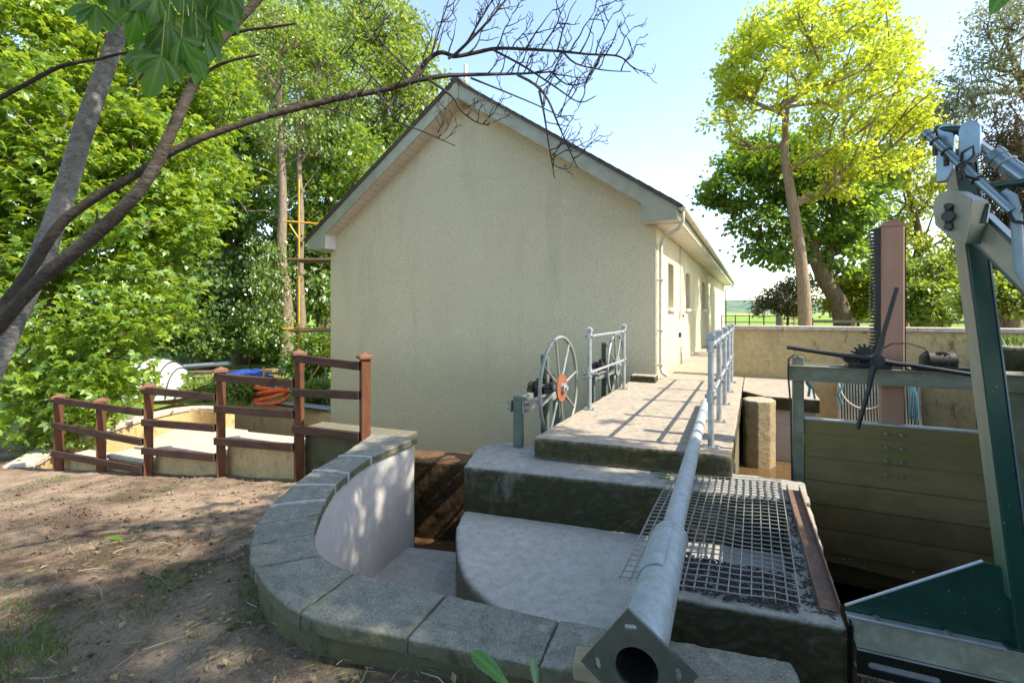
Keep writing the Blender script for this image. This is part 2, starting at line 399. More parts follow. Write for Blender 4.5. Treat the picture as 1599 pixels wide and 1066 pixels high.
M['soffit'] = k.done(k.mix(k.ramp(w,.0,.009,(1,1,1),(0,0,0)),k.mix(k.ramp(k.noise(4,4),.4,.7),(.66,.58,.49),(.60,.52,.43)),(.30,.25,.20)),.5)
k = NT('roof_slate'); col = k.mix(k.ramp(k.noise(9,4,.7),.35,.7),(.075,.06,.052),(.12,.095,.08))
k.bump(k.noise(25,4),.5,.02); M['slate'] = k.done(col,.8)
k = NT('window_glass'); k.b.inputs['Coat Weight'].default_value = .5
M['glass'] = k.done((.05,.055,.05),.05,0,.8)
k = NT('fence_timber'); n1 = k.noise(22,5,.65,stretch=(1,1,.15))
col = k.mix(k.ramp(n1,.3,.7),(.085,.036,.019),(.155,.068,.035)); col = k.mix(k.math('MULTIPLY',k.ramp(k.noise(5,5,.7),.5,.7),.7),col,(.075,.035,.024))
k.bump(n1,.4,.005); M['fence_post'] = k.done(col,.85,0,.12)
k = NT('fence_rail_timber'); n1 = k.noise(22,5,.65,stretch=(.15,.15,1))
col = k.mix(k.ramp(n1,.3,.7),(.055,.033,.025),(.105,.058,.04)); col = k.mix(k.math('MULTIPLY',k.ramp(k.noise(4,5,.7),.5,.7),.6),col,(.035,.024,.02))
k.bump(n1,.4,.005); M['fence_rail'] = k.done(col,.85,0,.12)
M['fence_cap'] = woodmat('fence_cap_timber',(.14,.062,.038),(.20,.092,.056),(.09,.042,.028),.9)
k = NT('gate_boards'); sp = k.n('SeparateXYZ',{0:k.co()})
n1 = k.noise(20,5,.65,stretch=(.1,.1,1))
bid = k.n('TexWhiteNoise',noise_dimensions='1D'); k.set(bid.inputs['W'],k.math('FLOOR',k.math('MULTIPLY',sp.outputs[2],4.6)))
col = k.mix(k.ramp(n1,.3,.7),(.25,.19,.08),(.37,.29,.14)); col = k.mix(bid.outputs[0],col,(.19,.13,.06))
col = k.mix(k.math('MULTIPLY',k.ramp(k.noise(3,6,.7,stretch=(.5,.5,1)),.5,.68),.85),col,(.12,.115,.03))
gr = k.ramp(k.math('PINGPONG',k.math('MULTIPLY',sp.outputs[2],1.0),.1087),.0,.006,(1,1,1),(0,0,0))
col = k.mix(gr,col,(.012,.012,.006)); wet = k.n('MapRange',{'Value':k.math('ADD',sp.outputs[2],k.math('MULTIPLY',k.math('SUBTRACT',k.noise(3,6,.7),.5),.7)),'From Min':1.0,'From Max':1.6,'To Min':1.0,'To Max':0.0}).outputs[0]
col = k.mix(k.math('MULTIPLY',wet,.8),col,(.035,.028,.012))
col = k.mix(k.math('MULTIPLY',k.n('MapRange',{'Value':k.math('ADD',sp.outputs[2],k.math('MULTIPLY',k.math('SUBTRACT',k.noise(4,6,.7),.5),.5)),'From Min':1.75,'From Max':2.05}).outputs[0],.75),col,(.145,.125,.042))
k.bump(n1,.4,.006); M['gate_boards'] = k.done(col,.7,0,.35)
M['old_wood'] = woodmat('old_grey_wood',(.22,.19,.12),(.30,.26,.17),(.12,.12,.045),.9)
M['plank'] = woodmat('brown_planks',(.17,.11,.065),(.26,.18,.11),None,.85)
M['yellow_steel'] = paint('yellow_scaffold_tube',(.72,.38,.02),.45,0,wear=(.55,.30,.05),wear_amt=.6,scale=12)
M['orange_hose'] = paint('orange_duct',(.75,.13,.025),.5,0,wear=(.82,.20,.05),wear_amt=.4,scale=9)
M['blue_tarp'] = paint('blue_tarp',(.012,.055,.27),.6,0,wear=(.025,.10,.36),wear_amt=.5,scale=9,bump=.8)
M['white_shell'] = paint('white_shell',(.56,.55,.51),.6,0,wear=(.44,.42,.38),wear_amt=.4,scale=6,bump=.1)
M['rope'] = paint('pale_rope',(.52,.47,.36),.85,0,scale=40,bump=.5)
M['rope_blue'] = paint('blue_rope',(.07,.21,.25),.8,0,scale=40,bump=.5)
M['slat'] = paint('screen_bars',(.50,.46,.36),.6,.2,wear=(.36,.24,.12),wear_amt=.7,scale=8)
M['bristle'] = paint('brush_bristle',(.12,.10,.08),.9,0,wear=(.42,.40,.34),wear_amt=.7,scale=30)
M['debris'] = paint('leaf_debris',(.055,.042,.034),.85,0,wear=(.24,.20,.16),wear_amt=.7,scale=30)
M['bolt'] = paint('bolt_zinc',(.36,.36,.33),.4,.7,scale=20)
M['dark_metal'] = paint('dark_field_rail',(.05,.052,.05),.6,.3,scale=10)
M['stonewall'] = concrete('dry_stone_dark',(.13,.115,.075),(.085,.085,.05),9,alg=(.06,.075,.025),alg_amt=.7,spot=.7,bump=1.0)
k = NT('brown_water'); k.bump(k.noise(9,3),.08,.02)
wc = k.mix(k.ramp(k.noise(1.2,4),.4,.7),(.085,.050,.024),(.12,.072,.035)); wc = k.mix(k.ramp(k.noise(26,2,.5),.70,.74),wc,(.45,.40,.30))
k.b.inputs['IOR'].default_value = 1.33; M['water'] = k.done(wc,.06,0,.5)
# ground: bare earth, dry patches, a bit of green; meadow farther out
k = NT('earth')
g = k.n('NewGeometry'); pos = k.n('SeparateXYZ',{0:g.outputs['Position']})
e = k.mix(k.ramp(k.noise(.8,7,.72),.40,.60),(.145,.098,.068),(.46,.335,.24))
e = k.mix(k.math('MULTIPLY',k.ramp(k.noise(7,6,.75),.5,.7),.7),e,(.060,.042,.031))
e = k.mix(k.math('MULTIPLY',k.ramp(k.noise(46,4,.7),.54,.70),.75),e,(.05,.038,.030))
e = k.mix(k.math('MULTIPLY',k.ramp(k.noise(70,3,.6),.55,.68),.85),e,(.42,.37,.30))
near = k.math('MULTIPLY',k.ramp(k.math('DIVIDE',pos.outputs[1],10.0),.24,.36,(1,1,1),(0,0,0)),k.ramp(k.noise(1.6,5,.7),.35,.6))
e = k.mix(k.math('MULTIPLY',near,.7),e,k.mix(k.ramp(k.noise(38,5,.75),.35,.65),(.10,.082,.062),(.34,.30,.235)))
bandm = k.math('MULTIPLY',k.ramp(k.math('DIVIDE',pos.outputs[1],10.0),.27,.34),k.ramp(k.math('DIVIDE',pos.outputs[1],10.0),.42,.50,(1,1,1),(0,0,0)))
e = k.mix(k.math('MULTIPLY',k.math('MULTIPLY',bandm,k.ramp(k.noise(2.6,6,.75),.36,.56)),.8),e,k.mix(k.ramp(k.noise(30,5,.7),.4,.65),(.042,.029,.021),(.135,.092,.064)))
gm = k.math('MULTIPLY',k.ramp(k.noise(1.5,5,.7),.56,.66),k.ramp(k.noise(24,4,.7),.38,.58))
e = k.mix(k.math('MULTIPLY',gm,.75),e,(.055,.085,.020))
fld = k.ramp(k.math('DIVIDE',pos.outputs[1],60.0),.19,.215)
gcol = k.mix(k.ramp(k.noise(.25,5,.6),.35,.7),(.15,.24,.04),(.20,.27,.055))
gcol = k.mix(k.math('MULTIPLY',k.ramp(k.math('DIVIDE',pos.outputs[1],300.0),.5,.9),.8),gcol,(.30,.27,.11))
col = k.mix(fld,e,gcol)
k.bump(k.noise(16,6,.75),.9,.05); k.bump(k.noise(75,4,.7),.9,.018)
M['earth'] = k.done(col,.97,0,.1)
k = NT('hill_woods'); M['hill'] = k.done(k.mix(k.ramp(k.noise(.05,6,.7),.4,.62),(.085,.14,.11),(.16,.21,.14)),1,0,0)

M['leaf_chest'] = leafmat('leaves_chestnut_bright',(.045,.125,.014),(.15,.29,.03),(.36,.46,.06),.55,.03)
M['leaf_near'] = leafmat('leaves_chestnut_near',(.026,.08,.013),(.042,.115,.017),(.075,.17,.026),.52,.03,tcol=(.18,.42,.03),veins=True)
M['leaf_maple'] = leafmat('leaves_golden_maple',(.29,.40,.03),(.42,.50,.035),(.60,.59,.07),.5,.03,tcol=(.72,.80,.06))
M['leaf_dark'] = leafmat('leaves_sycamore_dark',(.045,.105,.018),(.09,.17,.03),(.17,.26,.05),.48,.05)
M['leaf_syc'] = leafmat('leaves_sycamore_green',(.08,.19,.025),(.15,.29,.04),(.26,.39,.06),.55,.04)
M['leaf_mid'] = leafmat('leaves_mid_green',(.10,.18,.03),(.18,.28,.045),(.32,.40,.08),.52,.05)
M['leaf_lime'] = leafmat('leaves_lime',(.20,.29,.03),(.32,.39,.045),(.46,.48,.08),.5,.04)
M['leaf_grey'] = leafmat('leaves_grey_green',(.12,.155,.09),(.18,.215,.12),(.26,.29,.18),.4,.08)
M['leaf_conifer'] = leafmat('needles_brown_green',(.06,.062,.03),(.085,.085,.04),(.15,.105,.06),.25,.04)
M['leaf_wood'] = leafmat('leaves_woodland',(.08,.16,.025),(.15,.26,.04),(.28,.38,.065),.52,.05)
M['leaf_haw'] = leafmat('leaves_hawthorn',(.05,.06,.03),(.10,.10,.05),(.34,.31,.22),.35,.04)
M['leaf_ivy'] = leafmat('ivy_leaves',(.09,.16,.03),(.15,.23,.04),(.24,.32,.07),.35,.08)
M['grass'] = leafmat('grass_blades',(.05,.11,.015),(.09,.16,.02),(.15,.22,.04),.45,.04)
M['leaf_fallen'] = leafmat('fallen_leaves',(.24,.17,.09),(.34,.25,.15),(.26,.30,.08),.2,.05)
M['dock'] = leafmat('dock_leaf',(.06,.17,.02),(.07,.19,.02),(.09,.22,.03),.5,.07,tcol=(.2,.5,.03),veins=True)
M['bark_pale'] = barkmat('bark_pale_grey',(.20,.19,.185),(.28,.265,.255),(.11,.10,.10),.8,6,ringy=True)
M['bark_dark'] = barkmat('bark_dark',(.060,.048,.040),(.095,.078,.066),(.14,.125,.11),.45,7,ringy=True)
M['bark_wood'] = barkmat('bark_brown',(.13,.095,.062),(.20,.155,.105),None,0,5)
M['bark_tan'] = barkmat('bark_tan',(.23,.17,.105),(.31,.24,.16),(.17,.155,.085),.5,5)
M['bark_dead'] = barkmat('bark_dead',(.17,.135,.095),(.26,.21,.15),(.13,.08,.05),.5,6)
M['twig'] = paint('twig_dark',(.040,.036,.036),.8,0,wear=(.08,.07,.065),wear_amt=.5,scale=20)

# ------------------------------------------------------------------ ground, hills, water
COP_O = [(-1.587,5.447),(-1.66,4.60),(-1.735,4.19),(-1.745,3.82),(-1.72,3.41),(-1.66,3.12),(-1.545,2.843),(-1.40,2.60),(-.98,2.205),(-.449,2.035),(.106,1.878),(.59,1.785),(1.064,1.70)]
COP_I = [(-1.037,5.308),(-1.335,4.56),(-1.395,4.10),(-1.405,3.82),(-1.365,3.52),(-1.315,3.286),(-1.235,3.00),(-1.083,2.73),(-.83,2.55),(-.321,2.352),(.212,2.161),(.66,2.03),(1.105,1.899)]
mid = [((a[0]+b[0])/2,(a[1]+b[1])/2) for a,b in zip(COP_O,COP_I)]
FPOST = [D(570,487,5.55),D(467,487,5.9),D(345,487,6.3),D(232,487,6.65),D(158,487,6.95),D(92,487,7.25)]
def inpoly(x, y, poly):
    c = False; n = len(poly)
    for i in range(n):
        x1,y1 = poly[i]; x2,y2 = poly[i-1]
        if (y1>y)!=(y2>y) and x < (x2-x1)*(y-y1)/(y2-y1)+x1: c = not c
    return c
h2 = lambda v,u: (H(v,u).x,H(v,u).y)
HOLE1 = mid + [h2(.6,1.4),h2(.6,5),h2(.6,10.42),h2(-1.75,10.42),h2(-1.9,9.75),h2(-9.9,9.75),(-12.0,15.3),(-9.6,13.0),(-8.9,10.5),(-8.6,9.3),(-7.6,7.62)]
HOLE1 += [(p.x-.02,p.y+.22) for p in FPOST[::-1][1:]]
HOLE2 = [h2(.3,-14),h2(.3,10.5),h2(4.3,10.5),h2(2.25,5.4),h2(2.25,-14)]
OUTD = [lerp_ for i in range(len(COP_O)-1) for lerp_ in [(COP_O[i][0]+(COP_O[i+1][0]-COP_O[i][0])*t_/4,COP_O[i][1]+(COP_O[i+1][1]-COP_O[i][1])*t_/4) for t_ in range(4)]]
def sm(a, b, t):
    t = min(1,max(0,(t-a)/(b-a))); return t*t*(3-2*t)
def ground_z(x, y):
    v = VX*x+VY*y; u = UX*x+UY*y
    za = max(-2.75, GA(x,y)) if u > -4 else max(-2.2,GA(x,y))
    left = za + (-2.72-za)*sm(7.5,11.5,y)
    right = -1.30
    z = left+(right-left)*sm(-4,-1.5,v) if u > 5.5 else za
    if v > 1.0: z = -.36+(-1.30+.36)*sm(8.5,11,u)
    far = sm(34,60,y); z = z+(-1.30-z)*far
    if -2.6 < x < 1.2 and .4 < y < 4.2:
        dd_ = min((x-q[0])**2+(y-q[1])**2 for q in OUTD)**.5; z += .095*math.exp(-(dd_/.38)**2)
    return z
xs = np.concatenate([-np.geomspace(900,10,36),np.arange(-9.4,2.4,.07),np.geomspace(2.5,900,46)])
ys = np.concatenate([-np.geomspace(120,.9,14),np.arange(-.6,8.2,.07),np.geomspace(8.35,1500,60)])
gv = []; gi = {}
fc = []
for j,y in enumerate(ys):
    for i,x in enumerate(xs):
        z = ground_z(x,y)
        if -10 < x < 2.5 and -1 < y < 9:
            z += 0.03*noise.noise(Vector((x*1.3,y*1.3,3)))+.014*noise.noise(Vector((x*4.5,y*4.5,1)))+.012*noise.noise(Vector((x*13,y*13,7)))
            fd = min((Vector((x,y))-Vector((p.x,p.y-.12))).length for p in FPOST)
            if y > 4.6: z += .05*max(0,1-fd/.5)*(0.4+abs(noise.noise(Vector((x*7,y*7,0)))))
        gv.append((x,y,z))
nx = len(xs)
for j in range(len(ys)-1):
    for i in range(nx-1):
        cx_, cy_ = (xs[i]+xs[i+1])/2,(ys[j]+ys[j+1])/2
        if -13 < cx_ < 14 and -14 < cy_ < 17 and (inpoly(cx_,cy_,HOLE1) or inpoly(cx_,cy_,HOLE2)): continue
        fc.append((j*nx+i,j*nx+i+1,(j+1)*nx+i+1,(j+1)*nx+i))
g = np_mesh('ground',gv,fc,M['earth'],smooth=True); props(g,'bare earth and meadow',None,None,'structure'); del g['label']

mb = MB(); hv = []; hf = []
for j in range(14):
    for i in range(70):
        x = -700+i*30; y = 640+j*26
        prof = math.sin(min(1,j/9)*math.pi/2)
        hgt = (26+7*noise.noise(Vector((x*.004,0,5)))-4*sm(100,500,x))*prof + 3.0*noise.noise(Vector((x*.03,y*.03,0)))*prof
        hv.append((x,y,-1.6+hgt*.95))
for j in range(13):
    for i in range(69): hf.append((j*70+i,j*70+i+1,(j+1)*70+i+1,(j+1)*70+i))
props(np_mesh('hills',hv,hf,M['hill'],smooth=True),kind='structure')

def slabz(name, poly, z0, z1, m, house=False, **k):
    return part(name, MB(house).prism(poly,z0,z1), m, None, **k)
def sheet(name, poly, z, m, house=False):
    o = part(name, MB(house).add([(p[0],p[1],z) for p in poly],[tuple(range(len(poly)))]), m); props(o,kind='structure'); return o
sheet('pit_floor',[(-14,16.5),(-14,4),(-1.0,1.7),(1.5,1.2),h2(.5,10.4),h2(-1.7,10.4),h2(-10,10)],-3.9,M['pit_mud'])
sheet('channel_bed',[(.2,-14),(2.2,-14),(2.2,10.5),(.2,10.5)],-3.3,M['pit_mud'],True)
sheet('upstream_water',[(-.25,4.86),(.375,4.86),(.42,5.12),(2.2,4.9),(4.3,10.42),(-.25,10.42)],-2.22,M['water'],True)
sheet('water',[(.37,-14),(2.2,-14),(2.2,5.0),(.37,5.0)],-2.52,M['water'],True)
sheet('pit_water',[(-1.9,5.2),(.2,4.8),(.4,6.3),(-1.9,6.9)],-2.86,M['water'])
WAT = None

# ------------------------------------------------------------------ the house
WALL_V, WALL_U, WID, LEN = -1.645, 9.25, 8.43, 23.3
OV, EO, ZB, ZT, ZA = .393, .44, 1.634, 1.867, 5.034
VL, VM, VE, VEL = WALL_V-WID, WALL_V-WID/2, WALL_V+EO, WALL_V-WID-EO
UF, UB = WALL_U-OV, WALL_U+LEN+OV
SL = (ZA-ZT)/(VE-VM)
def roofz(v): return ZA-SL*abs(v-VM)
house = thing('house','long cream roughcast house with pitched roof and a blank gable','house',H(WALL_V,WALL_U,-1.26),-TH)
wins = []
for xa,xb in ((1043.3,1052),(1070.6,1077.2),(1096.2,1101.5)):
    ua, ub = Lu(xa,WALL_V), Lu(xb,WALL_V); wins.append((ua,ub))
wz0, wz1 = .08, 1.06
wl = MB(True)
zg = roofz(WALL_V)-.10
wl.extrude([(VL,WALL_U,-4.2),(WALL_V,WALL_U,-4.2),(WALL_V,WALL_U,zg),(VM,WALL_U,ZA-.12),(VL,WALL_U,zg)],(0,.25,0))
wl.extrude([(VL,WALL_U+LEN-.25,-4.2),(WALL_V,WALL_U+LEN-.25,-4.2),(WALL_V,WALL_U+LEN-.25,zg),(VM,WALL_U+LEN-.25,ZA-.12),(VL,WALL_U+LEN-.25,zg)],(0,.25,0))
wl.box(VL,VL+.25,WALL_U+.25,WALL_U+LEN-.25,-4.2,zg)
e0, e1 = WALL_U+.25, WALL_U+LEN-.25
wl.box(WALL_V-.3,WALL_V,e0,e1,-4.2,wz0); wl.box(WALL_V-.3,WALL_V,e0,e1,wz1,zg)
cur = e0
for ua,ub in wins: wl.box(WALL_V-.3,WALL_V,cur,ua,wz0,wz1); cur = ub
wl.box(WALL_V-.3,WALL_V,cur,e1,wz0,wz1)
part('wall',wl,M['roughcast'],house)
for ua,ub in wins:
    w = part('window',MB(True).box(WALL_V-.26,WALL_V-.20,ua+.004,ub-.004,wz0+.004,wz0+.07).box(WALL_V-.26,WALL_V-.20,ua+.004,ub-.004,wz1-.07,wz1-.004).box(WALL_V-.26,WALL_V-.20,ua+.004,ua+.07,wz0+.07,wz1-.07).box(WALL_V-.26,WALL_V-.20,ub-.07,ub-.004,wz0+.07,wz1-.07),M['window_frame'],house)
    part('pane',MB(True).box(WALL_V-.24,WALL_V-.23,ua+.07,ub-.07,wz0+.07,wz1-.07),M['glass'],w)
    part('sill',MB(True).box(WALL_V-.2,WALL_V+.07,ua-.06,ub+.06,wz0-.07,wz0+.003),M['upvc_white'],w,bevel=.008)
# roof
rf = MB(True)
for (vo,sg) in ((VE,1),(VEL,-1)):
    a = (vo+sg*.05,UF-.04,ZT+.0-SL*.05); b = (VM,UF-.04,ZA); n_ = Vector((sg*SL,0,1)).normalized()*.05
    rf.extrude([a,b,(b[0],b[1],b[2]+.06),(a[0],a[1],a[2]+.06)],(0,UB-UF+.08,0))
rfo = part('roof',rf,M['slate'],house)
tl = MB(True)                                   # slate ends along the verge, a broken line
for sg in (1,-1):
    nrow = 26
    for i in range(nrow):
        t0, t1 = i/nrow,(i+1.25)/nrow
        va = VM+sg*(VE-VM+.05)*t0; vb = VM+sg*(VE-VM+.05)*t1
        o_ = random.uniform(0,.018)
        tl.bar((va,UF+.10,roofz(va)+.072),(vb,UF+.10,roofz(vb)+.06),.30+o_*2,.014,up=(sg*SL,0,1))
part('verge_slate',tl,M['slate'],rfo)
part('ridge',MB(True).bar((VM,UF-.05,ZA+.07),(VM,UB+.05,ZA+.07),.22,.05),M['slate'],rfo)
for sg,vo in ((1,VE),(-1,VEL)):
    bv = VM+sg*(WALL_V+.0-VM-.20)             # where the box end begins
    dz = .32
    pts = [(VM+sg*.02,UF,ZA-.005),(vo,UF,ZT-.005),(vo,UF,ZB),(bv,UF,ZB),(bv,UF,roofz(bv)-dz),(VM+sg*.02,UF,ZA-dz)]
    part('bargeboard',MB(True).extrude(pts,(0,.028,0)),M['upvc_grey'],house,bevel=.004)
    # sloping soffit behind it and the boxed eaves end
    s1 = MB(True).add([(VM,UF+.03,ZA-dz+.012),(bv,UF+.03,roofz(bv)-dz+.012),(bv,WALL_U+.002,roofz(bv)-dz+.012),(VM,WALL_U+.002,ZA-dz+.012)],[(0,1,2,3)])
    part('soffit',s1,M['soffit'],house)
    part('box_end',MB(True).extrude([(vo-sg*.003,UF+.03,ZT-.05),(vo-sg*.003,UF+.03,ZB+.01),(bv+sg*.003,UF+.03,ZB+.01),(bv+sg*.003,UF+.03,roofz(bv)-.10)],(0,OV-.034,0)),M['upvc_white'],house)
    lo, hi = sorted((WALL_V if sg>0 else VL, vo))
    part('eaves_soffit',MB(True).box(lo,hi,WALL_U+.0,UB,ZB-.004,ZB+.01),M['upvc_white'],house)
    part('fascia',MB(True).box(vo-.012,vo+.012,UF+.03,UB,ZB-.012,ZT),M['upvc_grey'],house)
part('ridge_cap',MB(True).box(VM-.085,VM+.085,UF-.018,UF-.002,ZA-.36,ZA+.02),M['upvc_grey'],house,bevel=.004)
gt = MB(True)                                   # half-round gutter with its outlet
gp = [(VE+.07+.065*math.cos(a),0,ZT-.02+.065*math.sin(a)) for a in np.linspace(math.pi,2*math.pi,9)]
gq = [(VE+.07+.055*math.cos(a),0,ZT-.018+.055*math.sin(a)) for a in np.linspace(2*math.pi,math.pi,9)]
gt.extrude([(x,UF+.02,z) for x,_,z in gp+gq],(0,UB-UF-.02,0))
gto = part('gutter',gt,M['pipe_cream'],house,smooth=True)
part('stop_end',MB(True).extrude([(x,UF+.012,z) for x,_,z in gp],(0,.012,0)),M['pipe_cream'],gto)
dv, du_ = WALL_V+.075, WALL_U+.10
part('downpipe',MB(True).tube([(VE+.07,UF+.14,ZT-.08),(VE+.07,UF+.14,ZT-.24),(VE-.0,UF+.2,ZT-.36),(dv+.05,du_-.1,ZT-.50),(dv,du_,ZT-.62),(dv,du_,-1.05),(dv+.02,du_,-1.14),(dv+.12,du_,-1.2)],.036,12),M['pipe_cream'],house,smooth=True)
for z in (.6,-.35,-1.0): part('pipe_bracket',MB(True).box(dv-.075,dv+.045,du_-.045,du_+.045,z-.02,z+.02),M['pipe_cream'],house,bevel=.005)
part('downpipe',MB(True).tube([(VE+.07,UB-.3,ZT-.08),(VE+.03,UB-.3,ZT-.3),(WALL_V+.08,UB-.4,ZT-.5),(WALL_V+.08,UB-.4,-1.2)],.036,10),M['dark_metal'],house,smooth=True)
uc = Lu(1061,WALL_V)
part('conduit',MB(True).tube([(WALL_V+.02,uc,ZB),(WALL_V+.02,uc,.02)],.012,8),M['galv'],house)
part('switch_box',MB(True).box(WALL_V,WALL_V+.07,uc-.09,uc+.09,-.13,.03),M['upvc_white'],house,bevel=.008)
part('alarm_light',MB(True).box(WALL_V+.072,WALL_V+.11,uc-.04,uc+.04,-.125,-.06),M['rust_red'],house,bevel=.008)
u2 = Lu(1060,WALL_V)
part('wall_socket',MB(True).box(WALL_V,WALL_V+.06,u2-.06,u2+.06,-.62,-.5),M['dark_metal'],house,bevel=.01)
u3 = Lu(1063,WALL_V)
part('hose_pipe',MB(True).tube([(WALL_V+.06,u3-.3,-1.26),(WALL_V+.06,u3-.3,-1.0),(WALL_V+.06,u3-.1,-.9),(WALL_V+.03,u3,-.88)],.03,8),M['galv'],house,smooth=True)
part('vent_pipe',MB(True).cyl((VM-.05,UF+.5,ZA+.0),(VM-.05,UF+.5,ZA+.62),.045,12).cyl((VM-.05,UF+.5,ZA+.24),(VM-.05,UF+.5,ZA+.30),.058,12),M['upvc_white'],house,smooth=True)

# ------------------------------------------------------------------ concrete of the pit
dk = MB(True).prism([(-1.98,4.41),(-.175,4.62),(-.175,10.3),(-1.645,10.3),(-1.645,9.25),(-2.03,9.2)],-1.47,-1.26)
o = rough(part('walkway',dk,M['conc_deck'],None),.02,.008); props(o,kind='structure')
o = part('path',MB(True).box(-1.64,-.30,10.305,33,-1.6,-1.264),M['conc_deck'],None); props(o,kind='structure')
single('support_wall',MB(True).box(-1.75,-.195,5.21,10.3,-3.9,-1.473),M['conc_pale'],'concrete wall carrying the walkway above the water','wall',H(-1,7,-3.9))
rough(single('concrete_step',MB(True).prism([(-2.48,3.894),(.39,4.36),(.39,4.865),(-.165,4.865),(-.165,5.2),(-2.0,5.2),(-2.02,4.95),(-2.30,4.90),(-2.52,4.80),(-2.65,4.66),(-2.69,4.5)],-3.9,-1.474),M['conc_top'],'broad mossy concrete step below the walkway end','step',H(-1,4.4,-3.9),bevel=.025,seg=3),.022,.009)
arc = [(-.463,4.604),(-.496,4.247),(-.471,4.025),(-.426,3.74),(-.359,3.493),(-.282,3.329),(-.168,3.167),(-.02,3.0),(.16,2.84),(.4,2.68),(.7,2.54)]
rough(single('rounded_slab',MB().prism([(p[0],p[1]) for p in arc]+[h2(-.3,2.5),h2(.25,2.7),h2(.25,4.4),h2(-2.4,3.96)],-3.9,-1.90),M['conc_pale'],'pale concrete slab with a rounded edge in the pit','slab',(.3,3.6,-3.9),bevel=.015),.022,.005)
blk = MB(True).prism([(-.47,2.62),(.39,2.74),(.39,4.355),(.21,4.33),(.21,3.18),(-.47,3.1)],-3.9,-1.496)
rough(single('concrete_block',blk,M['conc_top'],'L-shaped mossy concrete block carrying the wire grating','block',H(0,3,-3.9),bevel=.02,seg=3),.014,.009)
o = part('lower_floor',MB().prism([(-1.7,5.36),(.3,4.95),(1.5,2.7),(1.15,1.75),(-.5,2.1),(-1.2,2.5),(-1.6,3.2)],-3.9,-2.56),M['conc_pale'],None,bevel=.01); props(o,kind='structure')

cw = thing('curved_wall','curved wall round the pit with grey coping stones','wall',(mid[6][0],mid[6][1],-2.6))
def lerp(a, b, t): return (a[0]+(b[0]-a[0])*t, a[1]+(b[1]-a[1])*t)
ow = [lerp(a,b,.13) for a,b in zip(COP_O,COP_I)]; iw = [lerp(a,b,.91) for a,b in zip(COP_O,COP_I)]; cwm = [lerp(a,b,.5) for a,b in zip(COP_O,COP_I)]
def dense(p, n=6):
    q = []
    for i in range(len(p)-1):
        p0, p1, p2, p3 = p[max(i-1,0)],p[i],p[i+1],p[min(i+2,len(p)-1)]
        for k_ in range(n):
            t = k_/n
            q.append(tuple(.5*(2*p1[c]+(p2[c]-p0[c])*t+(2*p0[c]-5*p1[c]+4*p2[c]-p3[c])*t*t+(3*p1[c]-p0[c]-3*p2[c]+p3[c])*t**3) for c in range(len(p1))))
    return q+[tuple(p[-1])]
def strip(a, b, z0, z1):
    m_ = MB(); n = len(a)
    vs = [(p[0],p[1],z0) for p in a]+[(p[0],p[1],z0) for p in b]+[(p[0],p[1],z1) for p in a]+[(p[0],p[1],z1) for p in b]
    fs = []
    for i in range(n-1):
        fs += [(2*n+i,2*n+i+1,3*n+i+1,3*n+i),(i+1,i,n+i,n+i+1),(i,i+1,2*n+i+1,2*n+i),(n+i+1,n+i,3*n+i,3*n+i+1)]
    fs += [(0,2*n,3*n,n),(n-1,2*n-1,4*n-1,3*n-1)]
    m_.add(vs,fs); return m_
part('wall',strip(dense(cwm),dense(ow),-2.9,-1.452),M['wall_moss'],cw,smooth=True)
part('rendered_face',strip(dense(iw),dense(cwm),-3.9,-1.452),M['render_new'],cw,smooth=True,label='smooth lilac grey rendered face')
do, di_ = dense(COP_O), dense(COP_I)
for i in range(len(COP_O)-1):
    a = do[i*6:i*6+7]; b = di_[i*6:i*6+7]; g_ = .012 if i < 5 else .004
    def shrink(l):
        l = [Vector(p) for p in l]; l[0] = l[0]+(l[1]-l[0]).normalized()*g_; l[-1] = l[-1]+(l[-2]-l[-1]).normalized()*g_; return l
    dz = random.uniform(-.004,.004)
    rough(part('coping_stone',strip(shrink(b),shrink(a),-1.45,-1.38+dz),M['coping'],cw),.009,.006,.07)
for i in range(1,len(COP_O)-1):
    a, b = Vector(COP_O[i]), Vector(COP_I[i]); wd = .022 if 1 <= i <= 4 else .006
    t = Vector((-(b-a).y,(b-a).x)).normalized(); mo = MB(); n = 14
    top = -1.3785 if i <= 4 else -1.394
    L_, R_ = [], []
    for k_ in range(n+1):
        c = a+(b-a)*(k_/n*.995+.0025)+t*(.018*math.sin(k_/n*math.pi))*(1 if i<=4 else 0)
        w_ = wd*(.75+.6*abs(noise.noise(Vector((c.x*14,c.y*14,i)))))
        L_.append(c+t*w_); R_.append(c-t*w_)
    part('mortar_joint',strip(L_,R_,-1.452,top+(.005 if i<=4 else 0)),M['mortar'] if i<=4 else M['joint_dark'],cw)
# return coping running left from the far end, on the first of the stepped walls
sw = thing('stepped_wall','low stepped wall with pale coping right behind the timber fence','wall',(FPOST[2].x,FPOST[2].y+.3,-2.6))
tops = [-1.43,-1.66,-1.90,-2.08,-2.18]
for i in range(5):
    a, b = FPOST[i], FPOST[i+1]
    d_ = (b-a).normalized(); nn = Vector((-d_.y,d_.x,0)); nn = nn if nn.y > 0 else -nn
    A = a+nn*.10-(d_*.45 if i==0 else Vector()); B = b+nn*.10
    zt = tops[i]
    part('wall',MB().prism([(A.x,A.y),(B.x,B.y),((B+nn*.24).x,(B+nn*.24).y),((A+nn*.24).x,(A+nn*.24).y)],-3.9,zt-.055),M['tan_render'] if i else M['wall_moss'],sw)
    A2, B2 = A-nn*.035, B-nn*.035
    part('coping',MB().prism([(A2.x,A2.y),(B2.x,B2.y),((B2+nn*.34).x,(B2+nn*.34).y),((A2+nn*.34).x,(A2+nn*.34).y)],zt-.055,zt),M['wall_cap'] if i else M['wall_moss'],sw,bevel=.01)
